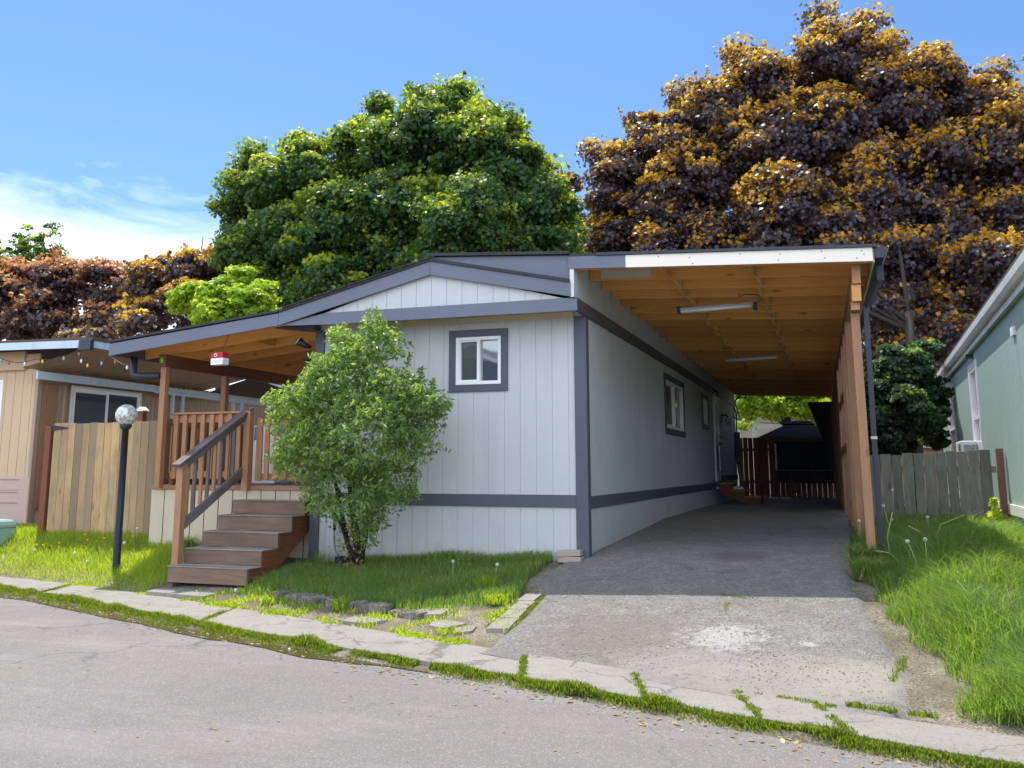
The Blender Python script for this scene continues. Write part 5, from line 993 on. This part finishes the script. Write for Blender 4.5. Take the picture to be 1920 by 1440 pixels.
tree('far_crimson_tree', 'small patch of crimson tree between the green maple and the large crimson maple', farred, int(5000 * Q), .3, .16, 'leaf_plum', (-7.6, 27, 0), (-7.6, 27, 9.5), .2)
tree('yellow_tree', 'sunlit yellow green tree glimpsed in the gap above the carport corner', yellow, int(5000 * Q), .3, .14, 'leaf_lime', (-6.3, 24, 0), (-6.3, 24, 8), .15)
tree('back_garden_tree', 'sunlit yellow green leaves hanging under the far end of the carport roof', backgreen, int(14000 * Q), .3, .13, 'leaf_lime', (1.2, 24.5, 0), (1.2, 24.5, 3.0), .14, fill=.3)
tree('understorey_shrub', 'dark green shrubs behind the weathered fence beside the carport posts', shrubs, int(30000 * Q), .2, .085, 'leaf_dark', (4.1, 9.3, .1), (4.1, 9.3, 1.2), .06, cat='shrub', shape=ROUNDL, fill=.4, sprigs=25, young=.35, jit=.7)
# ------------------------------------------------------------------ front bush
bu = thing('privet_bush', 'tall leafy privet bush with pale green shoots in front of the house wall', 'bush', (-2.75, -.4, -.15))
mb = MB(); rs = random.Random(3)
for k in range(9):
    a = rs.uniform(-.09, .09); e = random.choice(bush); e = Vector(e[:3]); s = Vector((-2.74 + rs.uniform(-.07, .07), -.42 + rs.uniform(-.05, .05), -.2)); m = Vector((s.x + (e.x - s.x) * .35, s.y + (e.y - s.y) * .4, .45 + rs.uniform(-.1, .2)))
    mb.tube([s, s.lerp(m, .5) + Vector((rs.uniform(-.05, .05), 0, 0)), m, e], [.028, .022, .015, .005], 7)
mb.build('stems', M['bark'], bu)
P, Nn = crown(bush, int(20000 * Q), .12, .062, up=.45, fill=.3, jit=.8, sprigs=110, flat=.8)
# long shoots
sp, sn = [], []
for (x, y, z, h_) in ((-2.79, -.85, 2.35, .36), (-2.5, -.7, 2.5, .3), (-2.36, -.66, 2.55, .3), (-2.28, -.62, 2.5, .25), (-3.5, -.8, 1.85, .25), (-3.3, -.85, 1.95, .2), (-3.7, -.7, 1.6, .25), (-1.9, -.6, 2.0, .2), (-1.7, -.6, 1.85, .2), (-2.95, -.9, 2.15, .25), (-2.1, -.6, 2.15, .22), (-3.05, -.8, 2.1, .2)):
    n = 46; t = RNG.uniform(0, 1, n); lean = RNG.normal(0, .12)
    sp.append(np.stack([x + lean * t + RNG.normal(0, .022, n), y + RNG.normal(0, .022, n), z + h_ * t], 1)); sn.append(unit(n) + np.array([0, 0, .6]))
P = np.concatenate([P] + sp); Nn = np.concatenate([Nn] + sn)
leaves('foliage', P, Nn, .058, SMALL * np.array([.95, 1.15]), M['leaf_bush'], bu, RNG.uniform(0, 1, len(P)) ** 1.2)
dl = RNG.choice(len(P), 60); leaves('withered_leaves', P[dl] + .01, unit(60), .06, SMALL, M['leaf_dry'], bu)
q = RNG.normal(size=(380, 3)) * np.array([.09, .06, .17]) + np.array([-2.82, -.5, .12]); leaves('inner_leaves', q, unit(380), .05, SMALL, M['leaf_dry'], bu)
# ------------------------------------------------------------------ grass
def blades(name, X, Y, Hh, Wd, lean, mat, kind='stuff', zoff=0., wind=(0, 0), parent=None, Z=None, rpow=1.0):
    n = len(X); Z = (hgt(X, Y) - .015 + zoff) if Z is None else Z; a = RNG.uniform(0, 2 * np.pi, n)
    dx, dy = np.cos(a), np.sin(a); ll = Hh * lean * RNG.uniform(.1, 1, n); b = RNG.uniform(0, 2 * np.pi, n)
    wf = nzv(X, Y, 1.9, 31) * 2.2; wg = nzv(X, Y, 1.9, 57) * 2.2; cl_ = 1 if wind[0] else .3
    lx = np.cos(b) * ll + (wind[0] + .32 * cl_ * wf) * Hh; ly = np.sin(b) * ll + (wind[1] + .32 * cl_ * wg) * Hh; w = Wd * RNG.uniform(.6, 1.2, n) / 2
    def pt(ox, oy, oz): return np.stack([X + ox, Y + oy, Z + oz], 1)
    v0 = pt(-dx * w, -dy * w, 0 * Hh); v1 = pt(dx * w, dy * w, 0 * Hh); v2 = pt(lx * .35 + dx * w * .85, ly * .35 + dy * w * .85, Hh * .58); v3 = pt(lx * .35 - dx * w * .85, ly * .35 - dy * w * .85, Hh * .58); v4 = pt(lx, ly, Hh * (1 - .25 * lean))
    V = np.stack([v0, v1, v2, v3, v4], 1).reshape(-1, 3); o5 = np.arange(n) * 5
    lo = np.stack([o5, o5 + 1, o5 + 2, o5 + 3, o5 + 3, o5 + 2, o5 + 4], 1).ravel(); st = np.stack([np.arange(n) * 7, np.arange(n) * 7 + 4], 1).ravel()
    r = np.repeat(RNG.uniform(0, 1, n) ** rpow, 2)
    o = np_mesh(name, V, st, None, lo, M[mat], r, parent)
    if kind: o['kind'] = kind
    return o
def scatter(n, x0, x1, y0, y1, f):
    X = RNG.uniform(x0, x1, n); Y = RNG.uniform(y0, y1, n); m = f(X, Y) > RNG.uniform(0, 1, n); return X[m], Y[m]
def nzv(X, Y, s, o=0): return np.array([mnoise.noise(Vector((x * s, y * s, o))) for x, y in zip(X, Y)])
sst = lambda t: np.clip(t, 0, 1)
GQ = GRASSQ
# left lawn
def fL(X, Y):
    d = Y - ys(X); inb = (X < -3.7) & (Y < .45 + 0 * X) & (d > .04) & ~((X > -6.35) & (Y > .16)) & ~((X > -4.95) & (X < -3.6) & (Y > -1.75)) & ~((X > -9.4) & (X < -8.6) & (Y > -.32) & (Y < .27)) | ((X < -8.5) & (X > -12) & (Y < 1.2) & (d > .04))
    return inb * (.35 + .65 * sst(d / .5)) * np.where((X > -5) & (d < .35), .3, 1)
X, Y = scatter(int(100000 * GQ), -12, -3.6, -2.2, 1.2, fL)
d = Y - ys(X); blades('left_lawn', X, Y, (.05 + .07 * sst(d / .8)) * RNG.uniform(.6, 1.5, len(X)) * (1 + .4 * nzv(X, Y, 2)), .0065, .7, 'grass_yel')
# front lawn
def fF(X, Y):
    d = Y - ys(X); edge = np.interp(X, [-3.08, -1.38, -.98, -.3, .1], [-1.63, -2.25, -2.38, -1.9, -1.6]) - .07 * np.clip(np.sin(X * 9), 0, 1)
    xr_ = np.interp(Y, [-2.3, -1.7, -1.0, -.15, 0], [-.3, -.25, -.4, -.42, -.38])
    m = (X > -3.9) & (X < xr_) & (Y < -.05) & (Y > edge); m &= ~((X < -3.62) & (Y > -1.6)); bare = sst((Y - edge) / .25) * .8 + .2
    return m * bare * np.where((X > -1.2) & (Y < -1.95), .35, 1) * np.where((X < -3.0) & (Y > -.6), .15, 1)
X, Y = scatter(int(90000 * GQ), -3.9, 0, -2.6, 0, fF)
hh = .10 + .05 * nzv(X, Y, 1.6, 4); blades('front_lawn', X, Y, np.maximum(.03, hh) * RNG.uniform(.6, 1.45, len(X)) * np.where(Y > -.35, 1.3, 1), .0065, .6, 'grass')
# long grass on the right
def fR(X, Y):
    xl = np.interp(Y, [-4.9, -4.45, -3.9, -3.4, -2.9, -2.2, -1.5, -.9, .2, 2, 3], [3.25, 3.4, 3.5, 3.38, 3.25, 3.12, 3.08, 3.0, 2.86, 2.9, 2.95]) + .05 * np.sin(Y * 9)
    d = Y - ys(X); m = (X > xl) & (X < 4.9) & (d > .1) & (Y < 3.2) | ((X > 3.2) & (X < 4.9) & (Y >= 3.0) & (Y < 7)); return m * (.45 + .55 * sst((X - xl) / .25))
X, Y = scatter(int(150000 * GQ), 2.8, 5, -5.4, 4, fR)
d = Y - ys(X); mound = np.exp(-((X - 3.95) / .62) ** 2) * sst((d - .1) / .5); xl = np.interp(Y, [-4.9, -4.45, -3.9, -3.4, -2.9, -2.2, -1.5, -.9, .2, 3], [3.25, 3.4, 3.5, 3.38, 3.25, 3.12, 3.08, 3.0, 2.86, 2.9])
hh = (.09 + .25 * sst((X - xl) / .55) * (.75 + .25 * (Y < 0)) + .05 * mound) * RNG.uniform(.55, 1.25, len(X)) * (1 + .45 * nzv(X, Y, 2.3, 8)) * (1 + .5 * nzv(X, Y, 7, 18))
blades('tall_grass', X, Y, np.maximum(hh, .03), .0065, .95, 'grass', wind=(-.08, -.08))
X, Y = scatter(int(2500 * GQ), 3.0, 4.8, -4.4, 2.6, lambda X, Y: fR(X, Y) * .8); 
blades('seeding_grass', X, Y, RNG.uniform(.3, .5, len(X)), .004, .9, 'grass', wind=(-.1, -.1))
# weeds by fence base / house base / far verge behind
X, Y = scatter(int(9000 * GQ), 3.1, 4.9, 3.02, 8.5, lambda X, Y: 1 + 0 * X); blades('far_verge', X, Y, RNG.uniform(.08, .25, len(X)), .012, .6, 'grass')
# sparse weeds on soil by the driveway and pavement
def wl_strip(name, pts, n, wdt, h0, h1, mat='moss', thr=-.2, zoff=0, sc=5):
    pts = np.array(pts); seg = np.linalg.norm(np.diff(pts, axis=0), axis=1); cum = np.concatenate([[0], np.cumsum(seg)]); s = RNG.uniform(0, cum[-1], n)
    X = np.interp(s, cum, pts[:, 0]); Y = np.interp(s, cum, pts[:, 1]); k = nzv(X, Y, sc, 2)
    off = RNG.normal(0, 1, n) * wdt * (.55 + .6 * np.maximum(k + .3, 0)); ang = np.arctan2(np.interp(s + .05, cum, pts[:, 1]) - Y, np.interp(s + .05, cum, pts[:, 0]) - X); X = X - np.sin(ang) * off; Y = Y + np.cos(ang) * off; m = k > thr
    return X[m], Y[m], k[m]
edge = [(x, float(yi(x)) - .035) for x in np.arange(-13, 5.2, .1)]
X, Y, k = wl_strip('m', edge, int(52000 * GQ), .05, 0, 0, thr=-.5, sc=2.4)
wid = np.interp(X, [-13, -7, -2, .5, 2, 5], [1.3, 1.3, 1.2, .8, .9, 1.3]) * (1 + 1.1 * nzv(X, Y * 0, 2.2, 5)); yc = yi(X) - .03; Y = yc + (Y - yc) * wid
prof_ = np.exp(-((Y - yc) / .07) ** 2); blades('moss_strip', X, Y, (.012 + .05 * prof_ * (.7 + np.maximum(k, 0))) * RNG.uniform(.5, 1.4, len(X)), .009, .7, 'moss', Z=np.full(len(X), -.497) + .035 * prof_ * (.6 + .8 * np.maximum(k + .2, 0)))
# mossy mound under the strip
mb = MB()
for i in range(len(edge) - 1):
    (xa, ya), (xb, yb) = edge[i], edge[i + 1]
    f_ = lambda x, y: .035 * (.5 + mnoise.noise(Vector((x * 3, y * 3, 2)))) + .008
    za, zb3 = f_(xa, ya), f_(xb, yb)
    A = [(xa, ya - .09, -.505), (xa, ya - .03, -.5 + za), (xa, ya + .03, -.5 + za), (xa, ya + .06, -.5)]; B = [(xb, yb - .09, -.505), (xb, yb - .03, -.5 + zb3), (xb, yb + .03, -.5 + zb3), (xb, yb + .06, -.5)]
    for e in range(3): mb.face([A[e], B[e], B[e + 1], A[e + 1]], smooth=True)
mb.build('moss_bed', M['soil'], kind='stuff')
up_edge = [(x, float(ys(x)) + .02) for x in np.arange(-7, .2, .1)]
X, Y, k = wl_strip('m', up_edge, int(9000 * GQ), .06, 0, 0, thr=-.05, sc=2.2); blades('verge_weeds', X, Y, (.02 + .05 * np.maximum(k, 0)) * RNG.uniform(.6, 1.6, len(X)) * np.where(X > -4.5, 1, .6), .012, .8, 'grass_yel', Z=np.full(len(X), -.45))
X, Y = scatter(int(16000 * GQ), -4.2, .05, -3.0, -1.5, lambda X, Y: (Y > ys(X) + .02) * (Y < np.interp(X, [-3.9, -3.08, -1.38, -.98, 0], [-1.2, -1.6, -2.2, -2.1, -1.7])) * np.clip(nzv(X, Y, 3.1, 7) * 3 + .35, 0, 1)); blades('path_weeds', X, Y, RNG.uniform(.02, .07, len(X)), .012, .9, 'grass_yel')
for nm, pts, n, h_ in (('driveway_edge_weeds', [(-.2, -1.75), (-.19, -2.9)], 1400, .03), ('driveway_edge_weeds', [(.0, -1.7), (.02, -2.9)], 1400, .035), *[('slab_joint_weeds', [(j - .1, float(ys(j - .1)) - .1), (j + .11, float(yi(j + .11)) + .02)], 900, .035) for j in (-6.2, -3.1, .52, 1.45, 2.17, 2.66)], ('slab_joint_weeds', [(2.2, -4.32), (2.7, -4.5)], 700, .03), ('slab_joint_weeds', [(2.75, -4.45), (3.25, -4.58)], 900, .05), ('drive_crack_weeds', [(1.78, -1.9), (1.8, -2.2)], 120, .05), ('drive_crack_weeds', [(2.3, -2.2), (2.45, -2.5), (2.55, -3.1), (2.75, -2.95)], 300, .02), ('drive_crack_weeds', [(1.95, -1.75), (1.7, -1.6)], 160, .05), ('drive_crack_weeds', [(3.02, -4.0), (3.15, -3.4)], 400, .06)):
    X, Y, k = wl_strip(nm, pts, n // 2, .022, 0, 0, thr=-.25, sc=9); Zz = np.where(Y < ys(X), -.445, hgt(X, np.maximum(Y, ys(X) + .001))); blades(nm, X, Y, .7 * h_ * RNG.uniform(.4, 1.4, len(X)), .008, .8, 'moss', Z=Zz)
# tufts that stand out
def tuft(name, label, x, y, n, h, w, mat, z=None, cat='weed', group=None, wd=.012, lean=.9):
    a = RNG.uniform(0, 6.28, n); r = w * RNG.uniform(0, 1, n) ** .7; o = blades(name, x + r * np.cos(a), y + r * np.sin(a), h * RNG.uniform(.5, 1.1, n), wd, lean, mat, kind=None, Z=np.full(n, (hz(x, y) if z is None else z) - .01)); tag(o, label, cat, group); return o
tuft('grass_tuft', 'bright grass tuft growing over the middle edging stone', -1.98, -2.2, 260, .16, .09, 'grass_yel', group='tufts by the lawn edge')
tuft('grass_tuft', 'dark tall grass tuft against the cream skirt left of the steps', -5.55, -.02, 260, .3, .12, 'grass', group='tufts by the lawn edge')
tuft('grass_tuft', 'low bright tuft in front of the leftmost edging stone', -2.98, -2.0, 160, .1, .07, 'grass_yel', group='tufts by the lawn edge')
tuft('grass_tuft', 'sunlit tuft at the right corner of the front lawn near the pavers', -.42, -1.95, 240, .13, .12, 'grass_yel', group='tufts by the lawn edge')
tuft('grass_tuft', 'sunlit long tuft below the two pale seed heads of the front lawn', -.72, -1.45, 240, .2, .1, 'grass_yel', group='tufts by the lawn edge')
tuft('grass_tuft', 'long grass tuft crowding the foot of the front carport post on its left', 2.97, -.1, 420, .3, .13, 'grass', group='tufts by the lawn edge')
tuft('grass_tuft', 'long arching tuft on the driveway edge just before the front carport post', 3.0, -.75, 420, .28, .14, 'grass', group='tufts by the lawn edge')
th_ = thing('thistle', 'tall spiky pale green weed at the end of the weathered fence', 'weed', (4.62, 2.6, .1))
part('stalk', 'stem', th_, lambda m: m.tube([(4.62, 2.6, .1), (4.6, 2.58, .4), (4.58, 2.56, .62)], [.012, .009, .005], 6))
n = 150; t = RNG.uniform(.1, 1, n); a = RNG.uniform(0, 6.28, n); rr = (1.1 - t) * .22 * RNG.uniform(.3, 1, n); P = np.stack([4.61 + rr * np.cos(a), 2.58 + rr * np.sin(a), .1 + .52 * t + .1 * rr], 1); leaves('leaves', P, unit(n) + np.array([0, 0, .5]), .07, MAPLE, M['leaf_lime'], th_)
# dandelions : every head its own thing
def dandelion(x, y, h, r, label, lean=(0, 0), kind='seed'):
    z = hz(x, y); t = thing('dandelion_clock' if kind == 'seed' else 'dandelion_flower', label, 'dandelion', (x, y, z), 'dandelion seed heads' if kind == 'seed' else 'yellow dandelions in the left lawn')
    hx, hy, hz_ = x + lean[0], y + lean[1], z + h; mb = MB(); mb.tube([(x, y, z - .02), (x + lean[0] * .4, y + lean[1] * .4, z + h * .6), (hx, hy, hz_)], .004 if kind == 'seed' else .003, 5); mb.build('stem', M['stem'], t)
    if kind == 'seed':
        n = 90; d = unit(n); leaves('seed_head', np.array([hx, hy, hz_]) + d * r * .75, d, r * .55, ROUNDL, M['seed'], t); mb = MB(); mb.lathe(hx, hy, [(0, hz_ - .3 * r), (.3 * r, hz_), (0, hz_ + .3 * r)], 8); mb.build('core', M['stem'], t)
    else:
        mb = MB(); mb.lathe(hx, hy, [(0, hz_ - .008), (r, hz_ + .004), (r * .7, hz_ + .012), (0, hz_ + .014)], 10); mb.build('petals', M['yellow'], t)
for (x, y, h, lb, ln) in ((-1.27, -1.0, .2, 'left one of the two seed heads standing in the front lawn', (0, 0)), (-.72, -1.15, .19, 'right one of the two seed heads standing in the front lawn', (.02, 0)), (-3.55, -1.75, .07, 'tiny seed head low beside the flat slab at the steps', (0, 0)),
    (3.45, -1.2, .42, 'large seed head leaning left out of the long grass on the right', (-.1, -.05)), (3.52, -1.0, .4, 'pale seed head just behind the large leaning one', (0, 0)), (3.68, .6, .38, 'seed head in the shaded grass in the middle of the weathered fence', (0, 0)), (3.38, 1.9, .28, 'low seed head right of the downspout foot', (0, 0)),
    (3.42, 2.2, .62, 'tallest seed head standing straight before the weathered fence', (0, 0)), (2.98, .9, .34, 'seed head on the driveway side of the front carport post', (0, 0)), (3.3, .2, .55, 'small seed head on a bent pale stalk beside the front carport post', (-.08, 0)), (3.9, 2.3, .25, 'seed head near the foot of the weathered fence towards its end', (0, 0)),
    (-7.05, -.45, .12, 'seed head left of the lamp post in the lawn', (0, 0)), (-6.55, -.75, .13, 'seed head closest to the lamp post in the lawn', (0, 0)), (-7.9, -.3, .1, 'leftmost seed head in the sunny left lawn', (0, 0)), (-6.45, -.2, .16, 'seed head between the lamp post and the cream skirt', (0, 0)), (-6.5, .1, .24, 'uppermost seed head by the cream skirt corner', (0, 0))): dandelion(x, y, h, .024, lb, ln)
yl = ['leftmost', 'second', 'third', 'fourth', 'fifth', 'sixth', 'seventh', 'rightmost']
for i in range(8): dandelion(-8.0 + .2 * i + RNG.uniform(-.05, .05), .05 + RNG.uniform(-.12, .08) - (.25 if i < 3 else 0), .12, .018, yl[i] + ' yellow dandelion of the row in the left lawn', kind='y')
# stalks of long grass
for i, (pts) in enumerate(([(3.2, -.25, .0), (3.22, -.3, .3), (3.28, -.35, .55)], [(3.75, -.2, .05), (3.55, -.35, .35), (3.42, -.4, .42)], [(3.3, -.9, 0), (3.2, -1.0, .2), (3.08, -1.05, .22)], [(3.62, .1, .1), (3.75, 0, .42), (3.98, 0, .52)])):
    mb = MB(); mb.tube([Vector(pts[0]), (Vector(pts[0]) + Vector(pts[1])) / 2 + Vector((.02, 0, .03)), Vector(pts[1]), Vector(pts[2])], .006, 5); tag(mb.build('dry_stalk', M['stem']), ('pale stalk rising beside the downspout foot', 'arched pale stalk in the grass right of the front post', 'short bent pale stalk near the driveway edge', 'long arching stalk before the weathered fence')[i], 'stalk', 'dry stalks in the long grass')
# chips, crumbs and dead leaves
def crumbs(name, X, Y, Z, s0, s1, mat, kind='stuff'):
    n = len(X); s = RNG.uniform(s0, s1, n) ; P = np.stack([X, Y, Z + .004], 1); nn = RNG.normal(0, .18, (n, 3)) + np.array([0, 0, 1]); nn /= np.linalg.norm(nn, axis=1, keepdims=True)
    sh = SMALL * np.array([1.1, 1]); k = 4; t = RNG.normal(size=(n, 3)); t -= (t * nn).sum(1, keepdims=True) * nn; t /= np.linalg.norm(t, axis=1, keepdims=True); b = np.cross(nn, t)
    V = (P[:, None, :] + s[:, None, None] * (sh[None, :, 0:1] * b[:, None, :] + sh[None, :, 1:2] * t[:, None, :])).reshape(-1, 3); o = np_mesh(name, V, np.arange(n) * k, None, np.arange(n * k), M[mat], RNG.uniform(0, 1, n)); o['kind'] = kind
X = RNG.uniform(-12, 4.5, 900); Y = yi(X) - .06 - np.abs(RNG.normal(0, .18, 900)); crumbs('wood_chips', X, Y, np.full(900, -.497), .015, .06, 'leaf_dry')
X = RNG.uniform(-8, 5, 260); Y = RNG.uniform(-8, -3, 260); m = Y < yi(X) - .1; X, Y = X[m], Y[m]; crumbs('road_litter', X, Y, np.full(len(X), -.497), .01, .04, 'leaf_dry')
X = RNG.uniform(.1, 3.2, 1500); Y = RNG.uniform(-4.6, -1.6, 1500); m = Y > ys(X) + .02; X, Y = X[m], Y[m]; crumbs('driveway_litter', X, Y, hgt(X, Y) + .018, .006, .03, 'leaf_dry')
def stones(name, X, Y, Z, s0, s1, mat):
    n = len(X); s = RNG.uniform(s0, s1, n); base = np.array([(1, 0, 0), (-1, 0, 0), (0, 1, 0), (0, -1, 0), (0, 0, .7), (0, 0, -.7)]); V = base[None] * RNG.uniform(.6, 1.2, (n, 6, 1)) * s[:, None, None]; a = RNG.uniform(0, 6.28, n); ca, sa = np.cos(a)[:, None], np.sin(a)[:, None]
    V = np.stack([V[..., 0] * ca - V[..., 1] * sa, V[..., 0] * sa + V[..., 1] * ca, V[..., 2]], -1) + np.stack([X, Y, Z], 1)[:, None, :]; f = np.array([(0, 2, 4), (2, 1, 4), (1, 3, 4), (3, 0, 4), (2, 0, 5), (1, 2, 5), (3, 1, 5), (0, 3, 5)]); lo = (f[None] + (np.arange(n) * 6)[:, None, None]).reshape(-1)
    o = np_mesh(name, V.reshape(-1, 3), np.arange(n * 8) * 3, None, lo, M[mat], np.repeat(RNG.uniform(0, 1, n), 8)); o['kind'] = 'stuff'
X = RNG.uniform(.1, 3.3, 6500); Y = RNG.uniform(-4.6, -1.2, 6500); dens_ = np.exp(-((X - 2.5) / .7) ** 2 - ((Y + 3.1) / .9) ** 2) + .25; m = (Y > ys(X) + .02) & (RNG.uniform(size=6500) < dens_); X, Y = X[m], Y[m]; stones('loose_gravel', X, Y, hgt(X, Y) + .014, .002, .009, 'pebble')
X = RNG.uniform(-10, .4, 1500); Y = yi(X) - .05 - np.abs(RNG.normal(0, .12, 1500)); stones('gutter_grit', X, Y, np.full(1500, -.497), .003, .009, 'gravel')
for (x, y, z, lb) in ((1.0, 17.3, .17, 'left pale flat stone on the shaded gravel before the back fence'), (1.35, 17.35, .17, 'right pale flat stone on the shaded gravel before the back fence')):
    mb = MB(); mb.obox((x, y, z + .01), (.15, 0, .0), (0, .08, 0), (0, 0, .02)); tag(mb.build('flat_stone', M['offwhite'], bevel=.01), lb, 'stone', 'pale stones before the back fence')
